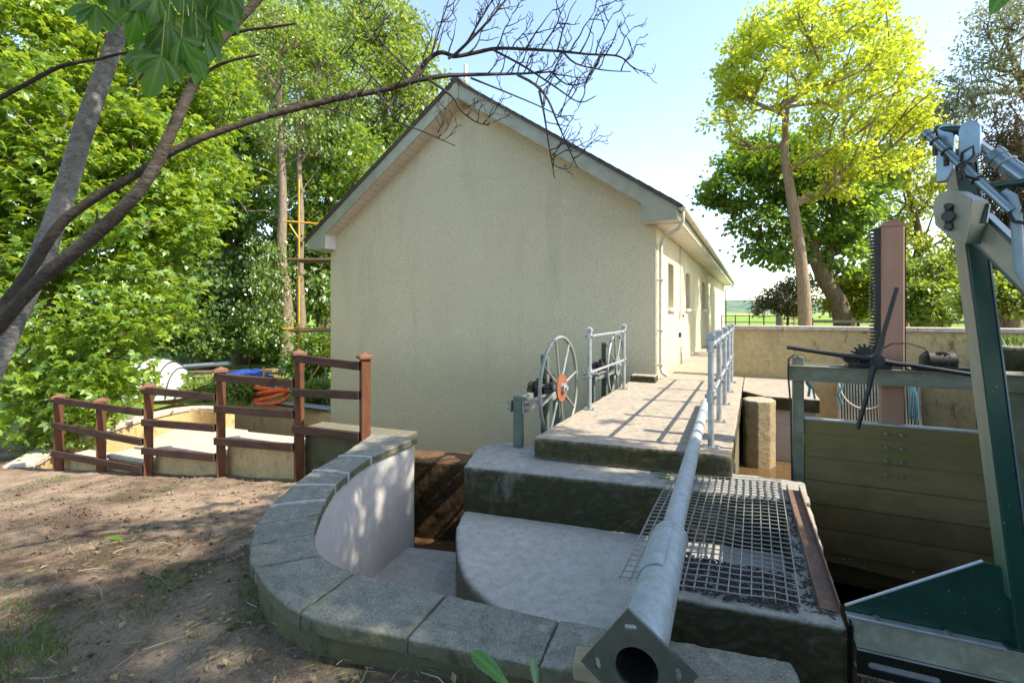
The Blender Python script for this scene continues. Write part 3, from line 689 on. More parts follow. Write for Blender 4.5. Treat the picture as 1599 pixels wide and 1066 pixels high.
rough(single('stone_wall',MB().prism([(-2.2,6.35),(.35,5.72),(.5,6.15),(-2.1,6.85)],-3.9,[-1.93,-1.84,-1.85,-1.92]),M['brownstone'],'rough wet brown stone wall at back of the pit','wall',(-.9,6.2,-3.9),bevel=.03),.025,.02,.3)

# block beside the house corner
rough(single('stone_block',MB(True).box(-2.0,-1.56,8.72,8.98,-1.26,-1.14),M['conc_deck'],'small flat stone block on the walkway by the house corner','block',H(-1.8,8.85,-1.26),bevel=.015),.015,.009)

# ------------------------------------------------------------------ tan boundary wall, pier and column across the water
tw = thing('rendered_wall','tan rendered wall with pale coping beyond the water','wall',H(2,10.5,-3.3),-TH)
part('wall',MB(True).box(-.46,8.5,10.44,10.70,-3.6,-.34),M['tan_render'],tw)
for i in range(9):
    v0 = -.52+i*1.0
    part('coping',MB(True).box(v0+.003,v0+.997,10.38,10.76,-.34,-.265),M['wall_cap'],tw,bevel=.01)
pr = thing('pier','low concrete pier with a thick slab top below the tan wall','pier',H(.3,9,-3.3),-TH)
part('slab_top',MB(True).prism([(-.17,8.55),(.12,8.15),(.85,8.15),(.85,10.43),(-.17,10.43)],-1.46,-1.26),M['conc_deck'],pr,bevel=.015)
part('body',MB(True).prism([(-.17,8.62),(.15,8.22),(.80,8.22),(.80,10.43),(-.17,10.43)],-3.3,-1.463),M['render_new'],pr)
oc = H(.06,7.9)
oct_ = [(oc.x+.24*math.cos(R(12+45*i)),oc.y+.24*math.sin(R(22.5+45*i))) for i in range(8)]
rough(single('column',MB().prism(oct_,-3.3,-1.27),M['column'],'stubby eight-sided concrete column in the water beside the walkway','column',(oc.x,oc.y,-3.3),bevel=.005),.02,.006)

# ------------------------------------------------------------------ railings
def rail_post(v, u, zb, h, parent):
    p = part('post',MB(True).cyl((v,u,zb+.012),(v,u,zb+h-.07),.0275,14),M['galv'],parent,smooth=True)
    part('base_plate',MB(True).box(v-.075,v+.075,u-.05,u+.05,zb,zb+.014),M['galv'],p,bevel=.003)
    part('base_bolt',MB(True).cyl((v-.055,u-.032,zb+.014),(v-.055,u-.032,zb+.035),.009,6).cyl((v+.055,u-.032,zb+.014),(v+.055,u-.032,zb+.035),.009,6),M['bolt'],p)
    for z in (h-.13,h-.60):
        part('clamp',MB(True).cyl((v,u,zb+z-.055),(v,u,zb+z+.055),.037,8).cyl((v-.052,u,zb+z),(v+.052,u,zb+z),.02,8),M['galv'],p,smooth=True)
    cp = [(v-.037,u-.037),(v+.037,u-.037),(v+.037,u+.037),(v-.037,u+.037)]
    c = MB(True).prism(cp,zb+h-.072,zb+h-.03); n = len(c.v)
    c.add([(x,y,zb+h-.03) for x,y in cp]+[(v,u,zb+h)],[(0,1,4),(1,2,4),(2,3,4),(3,0,4)])
    part('cap',c,M['galv'],p,bevel=.002)
ra = thing('railing','long grey tubular handrail with five posts on the walkway edge','railing',H(-.36,7,-1.26),-TH)
ru = [4.83,6.0,7.15,8.3,9.45]
for u in ru: rail_post(-.36,u,-1.26,1.075,ra)
for z in (1.075-.13,1.075-.60): part('rail',MB(True).cyl((-.36,ru[0]-.03,-1.26+z),(-.36,ru[-1]+.03,-1.26+z),.019,12),M['galv'],ra,smooth=True)
rb = thing('railing','short grey two-post handrail beside the smaller spoked wheel','railing',H(-1.9,6.9,-1.26),-TH)
for u in (5.99,7.83): rail_post(-1.9,u,-1.26,1.075,rb)
for z in (1.075-.13,1.075-.60): part('rail',MB(True).cyl((-1.9,5.96,-1.26+z),(-1.9,7.86,-1.26+z),.019,12),M['galv'],rb,smooth=True)

# ------------------------------------------------------------------ the two hand-wheel winches left of the walkway
def winch(label, u0, vb, zb, lenu, wheel_u, wheel_z, rad, ncol, hubm):
    w = thing('sluice_winch',label,'winch',H(vb,u0,zb),-TH,None)
    zt = -1.02
    part('post',MB(True).box(vb-.05,vb+.05,u0-.035,u0+.035,zb,zt+.10),M['green_old'],w,bevel=.006)
    part('post',MB(True).box(vb-.05,vb+.05,u0+lenu-.035,u0+lenu+.035,-3.6,zt+.06),M['green_old'],w,bevel=.006)
    for sg in (-1,1):
        part('beam',MB(True).box(vb+sg*.075-.008,vb+sg*.075+.008,u0-.06,u0+lenu+.05,zt-.07,zt+.05).box(vb+sg*.075+sg*.008,vb+sg*.075+sg*.05,u0-.06,u0+lenu+.05,zt+.036,zt+.05),M['wheel_grey'],w,bevel=.003)
    part('bolt',MB(True).cyl((vb-.14,u0,zt+.02),(vb+.14,u0,zt+.02),.011,8).cyl((vb-.14,u0,zt-.045),(vb+.14,u0,zt-.045),.011,8),M['bolt'],w)
    rk = MB(True).box(vb-.045,vb+.045,wheel_u-.03,wheel_u+.05,-3.2,zt+.50)
    part('rack',rk,M['green_old'],w,bevel=.008)
    te = MB(True)
    for i in range(34): te.box(vb-.03,vb+.03,wheel_u-.055,wheel_u-.031,-1.9+i*.04,-1.9+i*.04+.02)
    part('rack_teeth',te,M['gear'],w)
    # gearing: shaft, pinions and bearing blocks
    ge = MB(True)
    for sv in (-.13,.10):
        ge.box(vb+sv-.035,vb+sv+.035,wheel_u-.17,wheel_u-.03,zt+.05,zt+.10)
        ge.cyl((vb+sv-.03,wheel_u-.10,wheel_z),(vb+sv+.03,wheel_u-.10,wheel_z),.055,14)
        ge.box(vb+sv-.015,vb+sv+.015,wheel_u-.13,wheel_u-.07,zt+.10,wheel_z)
    for k_ in range(14):
        a = 2*math.pi*k_/14
        ge.obox((vb-.03,wheel_u-.10+.085*math.cos(a),wheel_z+.085*math.sin(a)),(.03,0,0),(0,.012*math.cos(a),.012*math.sin(a)),(0,-.009*math.sin(a),.009*math.cos(a)))
    ge.cyl((vb-.06,wheel_u-.10,wheel_z),(vb+.0,wheel_u-.10,wheel_z),.08,18)
    ge.box(vb-.16,vb+.06,wheel_u+.12,wheel_u+.3,zt+.05,zt+.11).cyl((vb-.1,wheel_u+.2,zt+.17),(vb+.04,wheel_u+.2,zt+.17),.06,12)
    part('gear_train',ge,M['gear'],w,smooth=True)
    wu = wheel_u-.10; wv = vb+.235
    part('shaft',MB(True).cyl((vb-.18,wu,wheel_z),(wv+.05,wu,wheel_z),.024,12),M['rust'],w,smooth=True)
    wh = part('hand_wheel',MB(True).ring((wv,wu,wheel_z),(1,0,0),rad-.02,.021,56,10),M['wheel_grey'],w,smooth=True)
    for k_ in range(8):
        a = 2*math.pi*k_/8+.22
        p0 = Vector((wv,wu+.07*math.cos(a),wheel_z+.07*math.sin(a))); p1 = Vector((wv,wu+(rad-.025)*math.cos(a),wheel_z+(rad-.025)*math.sin(a)))
        part('spoke',MB(True).tube([p0,p1],[.017,.013],8),M['wheel_grey'],wh,smooth=True)
    part('hub_plate',MB(True).cyl((wv+.016,wu,wheel_z),(wv+.034,wu,wheel_z),.165,28),hubm,wh,smooth=True)
    part('hub_boss',MB(True).cyl((wv+.034,wu,wheel_z),(wv+.075,wu,wheel_z),.06,6).cyl((wv-.06,wu,wheel_z),(wv+.016,wu,wheel_z),.065,14).cyl((wv+.07,wu,wheel_z),(wv+.10,wu,wheel_z),.028,10),M['galv'],wh,smooth=True)
    return w
winch('sluice winch with a large grey spoked hand wheel and orange hub',4.72,-2.30,-1.474,1.15,5.46,-.90,.62,8,M['rust_red'])
wu2 = Lu(962,-2.07)
winch('sluice winch with a hand wheel behind the short two-post handrail',wu2-.62,-2.30,-3.3,1.2,wu2+.1,-.90,.55,8,M['wheel_grey'])

# ------------------------------------------------------------------ wire grating, channel, debris and pole
gr = thing('wire_grating','galvanised wire grating panel over the opening beside the pole','grating',H(-.2,3.6,-1.474),-TH)
ga, gb, g0, g1 = -.665,.205,2.64,4.60
def gsk(u): return u
NB, NR = 16, 30
for i in range(NB+1):
    cb = MB(True); v = ga+(gb-ga)*i/NB
    pts = []
    for j in range(NR+1):
        u = g0+(g1-g0)*j/NR+ (v-ga)*.16
        pts.append((v,u,-1.462+.006*math.sin(u*3.0+v*5)))
    for j in range(NR): cb.bar(pts[j],pts[j+1],.0052,.016)
    part('bearing_bar',cb,M['mesh_wire'],gr)
for j in range(NR+1):
    rr = MB(True)
    for i in range(NB):
        v0, v1 = ga+(gb-ga)*i/NB, ga+(gb-ga)*(i+1)/NB
        u0_, u1_ = g0+(g1-g0)*j/NR+(v0-ga)*.16, g0+(g1-g0)*j/NR+(v1-ga)*.16
        f_ = lambda v,u: -1.453+.006*math.sin(u*3.0+v*5)+.003*math.sin(v*21)
        wob = lambda v: .008*math.sin(v*9+j*.4)
        rr.bar((v0,u0_+wob(v0),f_(v0,u0_)),(v1,u1_+wob(v1),f_(v1,u1_)),.0052,.005)
    part('cross_rod',rr,M['mesh_wire'],gr)
ch = MB(True)
a0, a1 = Vector((.335,2.86,-1.49)), Vector((.285,4.58,-1.468))
dd = (a1-a0).normalized(); sd = dd.cross(Vector((0,0,1))).normalized()
ch.bar(a0,a1,.088,.006)
for sg in (-1,1): ch.bar(a0+sd*sg*.044+Vector((0,0,.022)),a1+sd*sg*.044+Vector((0,0,.022)),.006,.05)
single('steel_channel',ch,M['rust'],'rusty steel channel lying on the block beside the grating','channel bar',H(.3,3.7,-1.49))
dv_ = []; 
db = MB(True)
for i in range(1500):
    v = random.uniform(-.44,.20); u = random.uniform(2.72,3.13)
    if random.random() < .2: v = random.uniform(.22,.36); u = random.uniform(2.8,4.2)
    if u > 2.74+.12*v: 
        a = random.uniform(0,math.pi); l = random.uniform(.012,.045); z = -1.494+random.uniform(.002,.016 if v<.2 else .004)
        q = Vector((math.cos(a),math.sin(a),random.uniform(-.2,.2)))*l/2
        db.bar(Vector((v,u,z))-q,Vector((v,u,z))+q,random.uniform(.003,.009),.003)
single('leaf_debris',db,M['debris'],'dark dry leaf and twig debris lying below the grating','debris',H(0,3,-1.494),kind='stuff')

pn, pf = Vector((.39,1.5,-1.11)), Vector((2.44,6.1,-1.200))
pd = (pf-pn).normalized()
po = thing('lamp_pole','long galvanised pole lying across grating and walkway, square base plate toward us','pole',pn)
PL = (pf-pn).length
part('shaft',MB().tube([pn+pd*1.02,pf+pd*.35],[.055,.048],24),M['galv_pole'],po,smooth=True)
part('sleeve',MB().tube([pn+pd*.004,pn+pd*.93,pn+pd*.985,pn+pd*1.02,pn+pd*1.04],[.080,.080,.078,.066,.055],32,caps=False),M['galv_pole'],po,smooth=True)
part('shade_liner',MB().tube([pn+pd*.02,pn+pd*.8],[.072,.072],24,caps=False).cyl(pn+pd*.7,pn+pd*.72,.072,24),M['gear'],po)  # dark tube added to stand for the shade inside the hollow sleeve
part('collar',MB().ring(pn+pd*.985,pd,.074,.011,32,8),M['galv_pole'],po,smooth=True)
px_ = pd.cross(Vector((0,0,1))).normalized(); pz_ = px_.cross(pd)
cvr = MB(); vs = []; n = 14
for (s_,rr_) in ((.52,.082),(.52,.090),(.93,.090),(.93,.082)):
    for k_ in range(n+1):
        a = R(78)+R(118)*k_/n
        edge = .0
        vs.append(pn+pd*(s_+edge)+(px_*math.cos(a)+pz_*math.sin(a))*rr_)
fs = []
for r_ in range(3):
    for k_ in range(n): fs.append((r_*(n+1)+k_,r_*(n+1)+k_+1,(r_+1)*(n+1)+k_+1,(r_+1)*(n+1)+k_))
fs += [(0,n+1,2*n+2,3*n+3),(n,4*n+3,3*n+2,2*n+1)]
cvr.add(vs,fs); part('door_cover',cvr,M['galv_pole'],po,smooth=True)
s2 = .1275
rot = R(45+9)
sq = [(s2*x,s2*y) for x,y in ((-1,-1),(1,-1),(1,1),(-1,1))]
lo = [sq,circle2(0,0,.066,36)]+[slot2(.088*x,.088*y,.022,.009,math.atan2(y,x)+math.pi/2) for x,y in ((-1,-1),(1,-1),(1,1),(-1,1))]
ex = px_*math.cos(rot)+pz_*math.sin(rot); ey = -px_*math.sin(rot)+pz_*math.cos(rot)
plate('base_plate',lo,pn,ex,ey,.012,M['pole_plate'],po)
wbk = MB(); wc_ = pn+pd*.33; wc_.z = -1.38
ax_ = Vector((.96,-.27,0)); ay_ = Vector((.27,.96,0))
cpt = D(905,1020,1.72)
c0 = Vector((.40,1.80,-1.343))
wbk.obox(c0,ax_*.165,ay_*.05,Vector((0,0,.035)))
single('wood_block',wbk,M['old_wood'],'weathered timber block propping the pole on the coping','block',(c0.x,c0.y,-1.38),bevel=.008)

# ------------------------------------------------------------------ sluice gate across the channel
GX = Vector((.905,-.425,0)).normalized(); GN = Vector((-GX.y,GX.x,0)) ; GN = GN if GN.y > 0 else -GN
G0 = Vector(((1246-CX)/F*4.55,4.55,0))
gang = math.atan2(GX.y,GX.x)
def G(t, n, z): return G0+GX*t+GN*n+Vector((0,0,z))
class GB(MB):
    def __init__(s):
        super().__init__(); s.m = Matrix.Translation(G0) @ Matrix.Rotation(gang,4,'Z')
sg_ = thing('sluice_gate','tall sluice gate of mossy boards with rack post and black cross handle','sluice gate',G(.75,0,-3.3),gang)
part('frame_post',GB().box(-.045,.045,-.05,.05,-3.3,-.645),M['gate_steel'],sg_,bevel=.004)
part('frame_post',GB().box(1.46,1.56,-.05,.05,-3.3,-.645),M['gate_steel'],sg_,bevel=.004)
bm = part('beam',GB().box(-.075,1.62,-.085,-.075,-.635,-.50).box(-.075,.575,-.075,.155,-.510,-.498).box(.855,1.62,-.075,.155,-.510,-.498).box(-.075,1.62,-.12,-.086,-.508,-.500).box(-.075,1.62,-.12,-.086,-.637,-.629).box(-.075,1.62,.155,.165,-.635,-.50),M['gate_steel'],sg_)
part('post_cap',GB().box(-.045,.045,-.05,.05,-.497,-.42),M['gate_steel'],sg_,bevel=.006)
part('gate_panel',GB().box(.05,1.455,-.03,.04,-2.47,-1.005),M['gate_boards'],sg_)
part('top_strip',GB().box(.05,1.455,-.035,.045,-1.004,-.99),M['flange'],sg_)
tc = .735
part('rack_post',GB().box(tc-.085,tc+.085,.046,.14,-2.3,.76).add([],[]),M['rack_timber'],sg_,bevel=.01)
rtop = GB(); rtop.extrude([(tc+.085*math.cos(a),.046,.762+.06*math.sin(a)) for a in np.linspace(0,math.pi,9)],(0,.099,0))
part('rounded_top',rtop,M['rack_timber'],sg_)
rk = GB().box(tc-.125,tc-.087,.06,.13,-.62,.76)
for i in range(37): rk.box(tc-.160,tc-.125,.063,.127,-.42+i*.032,-.42+i*.032+.016)
part('toothed_rack',rk,M['blackiron'],sg_)
part('edge_strip',GB().box(tc+.087,tc+.096,.06,.13,-.62,.74),M['blackiron'],sg_)
for z in (-1.07,-1.19,-1.31,-1.43):
    for s_ in (-.055,.055):
        part('gate_bolt',GB().cyl((tc-.02+s_,-.032,z),(tc-.02+s_,-.058,z),.017,8).cyl((tc-.02+s_,-.058,z),(tc-.02+s_,-.075,z),.009,8),M['bolt'],sg_,smooth=True)
hc = Vector((tc-.20,-.30,-.405))
ha = GB(); 
part('bearing',GB().box(tc-.36,tc-.04,-.12,.03,-.497,-.455).box(tc-.33,tc-.28,-.11,.02,-.455,-.38).box(tc-.16,tc-.11,-.11,.02,-.455,-.38).box(tc+.12,tc+.56,-.11,.03,-.497,-.46),M['blackiron'],sg_,bevel=.006)
gg = GB().cyl((hc.x,.065,hc.z),(hc.x,.125,hc.z),.085,20)
for k_ in range(16):
    a = 2*math.pi*k_/16
    gg.obox((hc.x+.098*math.cos(a),.095,hc.z+.098*math.sin(a)),(.015*math.cos(a),0,.015*math.sin(a)),(0,.028,0),(-.008*math.sin(a),0,.008*math.cos(a)))
gg.cyl((hc.x-.16,-.09,hc.z-.01),(hc.x-.16,.1,hc.z-.01),.035,12)
part('pinion',gg,M['blackiron'],sg_,smooth=True)
part('spindle',GB().cyl((hc.x,-.36,hc.z),(hc.x,.15,hc.z),.022,12),M['blackiron'],sg_,smooth=True)
hd = part('cross_handle',GB().cyl((hc.x,-.37,hc.z),(hc.x,-.28,hc.z),.052,20).cyl((hc.x,-.385,hc.z),(hc.x,-.37,hc.z),.03,12),M['blackiron'],sg_,smooth=True)
for k_,l in zip(range(4),(.66,.62,.66,.60)):
    a = R(-9.5)+k_*math.pi/2+(R(-5) if k_ in (1,3) else 0)
    q = []
    for s_,of in ((.03,0),(.14,.0),(.24,.012),(l,.022)):
        q.append((hc.x+s_*math.cos(a)-of*math.sin(a)*.8,-.325-of*.6,hc.z+s_*math.sin(a)+of*math.cos(a)*.8))
    part('arm',GB().tube(q,[.026,.022,.018,.0175],10),M['blackiron'],hd,smooth=True)
mo = GB().cyl((tc+.19,-.11,-.40),(tc+.37,-.09,-.40),.07,18).cyl((tc+.22,-.03,-.40),(tc+.22,-.14,-.40),.06,16).cyl((tc+.34,-.02,-.41),(tc+.34,-.14,-.41),.055,16).box(tc+.17,tc+.40,-.11,.01,-.46,-.41)
for k_ in range(12):
    a = 2*math.pi*k_/12; mo.obox((tc+.29+.0,-.13,-.40),(.002,.0,0),(0,.012,0),(0,0,.07)) if k_==0 else None
    mo.cyl((tc+.28+.055*math.cos(a),-.16,-.40+.055*math.sin(a)),(tc+.28+.055*math.cos(a),-.10,-.40+.055*math.sin(a)),.008,6)
mo.cyl((tc+.28,-.15,-.40),(tc+.28,-.08,-.40),.072,20)
part('brake_drum',mo,M['gear'],sg_,smooth=True)
part('cable',GB().tube([(tc-.12,-.14,-.32),(tc-.05,-.15,-.27),(tc+.06,-.15,-.265),(tc+.16,-.15,-.30),(tc+.22,-.13,-.36)],.006,6),M['black_rubber'],sg_)
part('cable',GB().tube([(.0,-.06,-.42),(-.04,-.09,-.40),(-.085,-.10,-.44),(-.088,-.10,-.6),(-.065,-.075,-.9),(-.055,-.07,-1.5),(-.05,-.07,-2.2)],.008,6),M['black_rubber'],sg_)
part('tie',GB().tube([(.06,-.06,-.65),(.085,-.09,-.70),(.075,-.09,-.78)],.012,6).tube([(.07,-.06,-.66),(.11,-.09,-.71),(.125,-.09,-.80)],.010,6),M['rope_blue'],sg_)
# slatted intake screen leaning on the tan wall, rope coil and blue rope hung on it
va, vb_ = Lv(1310,10.25), Lv(1438,10.25)
scn = thing('intake_screen','slatted metal screen leaning on tan wall behind the gate','screen',H((va+vb_)/2,10.2,-2.6),-TH)
sb = MB(True); nb = 27
for i in range(nb):
    v = va+.02+(vb_-va-.04)*i/(nb-1); sb.bar((v,10.12,-2.7),(v,10.36,-1.16),.022,.03,up=(0,1,0))
part('bar',sb,M['slat'],scn)
part('backing',MB(True).extrude([(va,10.17,-2.72),(vb_,10.17,-2.72),(vb_,10.41,-1.14),(va,10.41,-1.14)],(0,.006,0)),M['beam_grey'],scn)
part('frame',MB(True).bar((va,10.14,-2.72),(va,10.38,-1.12),.03,.05,up=(0,1,0)).bar((vb_,10.14,-2.72),(vb_,10.38,-1.12),.03,.05,up=(0,1,0)).bar((va,10.37,-1.13),(vb_,10.37,-1.13),.04,.04),M['slat'],scn)
vc = Lv(1350,10.15); rp = []
for a in np.linspace(R(190),R(370),26): rp.append((vc+.36*math.cos(a),10.19+.05*math.sin(a),-1.25+.42*math.sin(a)))
single('rope',MB(True).tube([(vc-.36,10.3,-1.15)]+rp+[(vc+.36,10.3,-1.15)],.014,6),M['rope'],'pale rope hanging in a loop on the slatted screen','rope',H(vc,10.2,-1.6),smooth=True)
vr = Lv(1428,10.1)
br_ = MB(True)
for k_ in range(6):
    o_ = random.uniform(-.05,.05); br_.tube([(vr+o_*.3,10.28,-1.16),(vr+o_,10.17,-1.4),(vr+o_*1.2,10.15,-1.6-.2*random.random()),(vr+o_*.6,10.14,-1.9+.2*random.random())],.016,6)
single('rope',br_,M['rope_blue'],'blue rope bundle hanging on the right end of the slatted screen','rope',H(vr,10.15,-1.9),smooth=True)
vr2 = Lv(1312,10.1)
single('rope',MB(True).tube([(vr2,10.2,-1.15),(vr2+.04,10.14,-1.3),(vr2-.03,10.12,-1.45),(vr2+.03,10.11,-1.62)],.02,6),M['rope_blue'],'short blue rope knot on the left corner of the slatted screen','rope',H(vr2,10.15,-1.6),smooth=True)
# right bank: retaining wall of the channel and its end pier
single('channel_wall',MB(True).prism([(2.1,-13),(2.42,-13),(2.42,5.2),(4.5,10.38),(4.1,10.38),(2.1,5.3)],-3.5,-.42),M['wall_moss'],'dark mossy channel wall behind the green mast','wall',H(2.2,0,-3.5))
rough(single('wall_pier',MB().prism([((1566-CX)/F*4.15,4.15),((1566-CX)/F*4.15+.55,3.9),((1566-CX)/F*4.15+.75,4.35),((1566-CX)/F*4.15+.2,4.6)],-3.5,-.30),M['conc_top'],'stone pier with a grassy top at the right edge','pier',((1580-CX)/F*4.15,4.2,-3.5),bevel=.02),.02,.009)

# ------------------------------------------------------------------ green weed-rake machine
KX = Vector((.92,-.395,0)).normalized(); KN = Vector((-KX.y,KX.x,0))
K0 = P(1322,960,-1.485)
kang = math.atan2(KX.y,KX.x)
class KB(MB):
    def __init__(s):
        super().__init__(); s.m = Matrix.Translation((K0.x,K0.y,0)) @ Matrix.Rotation(kang,4,'Z')
wr = thing('rake_machine','dark green steel rake machine with leaning mast, arm and brush head','rake machine',(K0.x+.6*KX.x,K0.y+.6*KX.y,-2.0),kang)
part('base_beam',KB().extrude([(0,.0,-1.49),(0,-.0,-1.497),(.03,-.05,-1.60),(.03,-.03,-1.62),(.03,.02,-1.62)],(1.5,0,0)),M['beam_grey'],wr,bevel=.003)
part('top_flange',KB().box(0,1.5,-.012,.03,-1.489,-1.478),M['flange'],wr,bevel=.002)
lp = [[(.02,-.115),(1.5,-.115),(1.5,0),(.02,0)]]+[slot2(.20+.42*i,-.064,.24,.0165,R(0)) for i in range(3)]
plate('skirt_plate',lp,Vector((K0.x,K0.y,0))+KX*.01-KN*.052+Vector((0,0,-1.605)),KX,Vector((0,0,1)),.008,M['plate_black'],wr)
part('plate_edge',KB().bar((.03,-.058,-1.604),(1.5,-.058,-1.604),.006,.006),M['flange'],wr)
part('slot_strip',KB().box(.05,.45,-.044,-.038,-1.705,-1.63).box(.47,.87,-.044,-.038,-1.705,-1.63),M['flange'],wr)
part('end_plate',KB().box(.008,.016,-.06,.03,-1.98,-1.50),M['plate_black'],wr)
bz = MB(); bz.m = KB().m
for i in range(1500):
    x = random.uniform(.05,1.4); y = random.uniform(-.06,.02); 
    bz.bar((x,y,-1.722),(x+random.uniform(-.03,.03),y-.03+random.uniform(-.06,.03),-1.722-random.uniform(.08,.22)),.005,.004)
part('bristle',bz,M['bristle'],wr)['kind'] = 'stuff'
part('brush_stock',KB().box(.03,1.45,-.055,.02,-1.735,-1.715),M['old_wood'],wr,bevel=.005)
gt_ = .545
part('gusset',KB().extrude([(.0,.035,-1.478),(gt_+.09,.035,-1.478),(gt_+.065,.035,-1.15),(gt_-.02,.035,-1.13),(.0,.035,-1.46)],(0,.012,0)),M['green_paint'],wr,bevel=.002)
part('gusset_edge',KB().bar((.0,.036,-1.456),(gt_-.02,.036,-1.128),.016,.006),M['flange'],wr)
part('gusset',KB().extrude([(gt_+.13,.035,-1.478),(gt_+.75,.035,-1.478),(gt_+.75,.035,-1.44),(gt_+.22,.035,-1.15),(gt_+.09,.035,-1.15)],(0,.012,0)),M['green_paint'],wr,bevel=.002)
# mast, leaning along the beam
mt0 = Vector((gt_+.105,.02,-1.482)); mt1 = Vector((gt_-.115,.02,.74))
ml = (mt1-mt0).normalized()
def mast(a, b, x0, x1, y0, y1):
    m_ = KB(); A = mt0+(mt1-mt0)*a; B = mt0+(mt1-mt0)*b
    vs = [A+Vector((x,y,0)) for x,y in ((x0,y0),(x1,y0),(x1,y1),(x0,y1))]+[B+Vector((x,y,0)) for x,y in ((x0,y0),(x1,y0),(x1,y1),(x0,y1))]
    return m_.add(vs,[(3,2,1,0),(4,5,6,7),(0,1,5,4),(1,2,6,5),(2,3,7,6),(3,0,4,7)])
part('mast',mast(0,1.0,-.024,.046,-.035,.075),M['green_paint'],wr,bevel=.006)
part('mast_side_sheen',mast(.10,1.0,-.0285,-.0245,-.030,.070),M['mast_side_sheen'],wr,label='left side of the mast, pale house reflection painted in')
part('mast_flange',mast(0,1.0,.0465,.052,-.039,-.02),M['steel_blue'],wr)
for i in range(5):
    part('bolt',KB().cyl((.12+.27*i,.005,-1.478),(.12+.27*i,.005,-1.462),.014,6),M['bolt'],wr)
part('foot_weld',KB().box(gt_+.04,gt_+.18,-.02,.13,-1.48,-1.468),M['green_paint'],wr,bevel=.004)
# knee: hexagonal cheek plates with pivot bolts, arm, cylinder, pipe
def KP(x, y, d): return D(x,y,d)
def cheek(px, d, thick, m, off):
    pts = [KP(x,y,d)+off for x,y in px]
    return MB().extrude(pts,KX*thick)
cx1 = [(1464,318),(1470,300),(1486,294),(1512,314),(1508,352),(1502,383),(1484,368),(1466,348)]
def local_cheek(px, d, kn):
    # keep the outline in the plane across the beam (normal KX), centred at the mast
    base = KP(1490,340,d); out = []
    for x,y in px:
        s_ = (x-1490)/F*d/ (KN.x - KN.y*(1490-CX)/F); z = (HY-y)/F*d
        out.append(Vector((base.x+KN.x*s_,base.y+KN.y*s_,z)))
    return out
PN = (-KX*.55-KN*.835).normalized(); PE = Vector((-PN.y,PN.x,0)); PE = PE if PE.x > 0 else -PE
kb_ = D(1489,338,2.03)
kp = [kb_+PE*((x-1489)/F*2.03/.98)+Vector((0,0,(338-y)/F*2.03)) for x,y in ((1464,318),(1470,301),(1486,294),(1511,315),(1507,352),(1502,383),(1484,369),(1467,348))]
c_ = kb_
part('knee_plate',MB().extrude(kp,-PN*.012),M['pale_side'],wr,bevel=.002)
part('knee_box',MB().extrude([kb_+(p-kb_)*.97-PN*.0125 for p in kp],-PN*.085+PE*.03),M['green_paint'],wr,bevel=.003)
pb = MB()
pb.bar(c_+PN*.008-PE*.012+Vector((0,0,.05)),c_+PN*.008-PE*.012-Vector((0,0,.05)),.018,.022)
for dz,rr_ in ((.042,.014),(0,.022),(-.045,.014)): pb.cyl(c_-PE*.012+Vector((0,0,dz))+PN*.03,c_-PE*.012+Vector((0,0,dz)),rr_,10)
part('pivot_bolt',pb,M['blackiron'],wr,smooth=True)
arm0, arm1 = D(1522,345,2.10), D(1730,550,1.75)
ad = (arm1-arm0).normalized(); asd = ad.cross(Vector((0,0,1))).normalized(); aup = asd.cross(ad)
part('arm',MB().bar(arm0,arm1,.085,.105),M['green_paint'],wr,bevel=.005)
part('arm_side_sheen',MB().bar(arm0+ad*.03,arm1,.090,.078),M['pale_side'],wr,bevel=.002,label='flank of the arm, pale house reflection painted in')
up_ = mt0+(mt1-mt0)*.80
UPW = KB().m @ (mt0+(mt1-mt0)*.93)
def ear(px, py, d, rx, h):
    base = KP(px,py,d); pts = []
    for a in np.linspace(0,math.pi,12): pts.append(base+PE*rx*math.cos(a)+Vector((0,0,rx*1.15*math.sin(a))))
    pts += [base-PE*rx-Vector((0,0,h)),base+PE*rx*.2-Vector((0,0,h)),base+PE*rx-Vector((0,0,h*.78))]
    return MB().extrude(pts,-PN*.028)
part('ear',ear(1475,205,2.12,.030,.22),M['steel_blue'],wr,bevel=.003)
part('ear',ear(1513,203,2.02,.034,.14),M['steel_blue'],wr,bevel=.003)
part('pin',MB().cyl(D(1462,202,2.16),D(1530,203,2.02),.018,12),M['green_paint'],wr,smooth=True)
c0_, c1_ = D(1497,203,2.1), D(1660,322,1.80)
cd = (c1_-c0_).normalized()
cyl = part('cylinder',MB().cyl(c0_+cd*.19,c1_,.034,20).cyl(c0_+cd*.185,c0_+cd*.215,.039,20),M['steel_blue'],wr,smooth=True)
part('rod',MB().cyl(c0_-cd*.02,c0_+cd*.19,.019,16),M['chrome'],cyl,smooth=True)
for s_ in (.25,.36):
    part('clamp',MB().ring(c0_+cd*s_,cd,.035,.006,24,8),M['galv'],cyl,smooth=True)
t0_, t1_ = D(1446,208,2.12), D(1580,330,1.85)
td = (t1_-t0_).normalized()
part('pipe',MB().cyl(t0_,t1_,.016,14).cyl(t0_-td*.004,t0_+td*.02,.021,14),M['steel_blue'],wr,smooth=True)
cl = MB()
for s_ in (.06,.13,.22,.31): cl.ring(t0_+td*s_,td,.018,.005,16,6).cyl(t0_+td*s_,t0_+td*s_-Vector((0,0,.06)),.010,8)
part('pipe_clamp',cl,M['dark_metal'],wr,smooth=True)
part('cross_bar',MB().cyl(D(1538,292,1.94),D(1620,282,1.84),.016,10),M['green_paint'],wr,smooth=True)
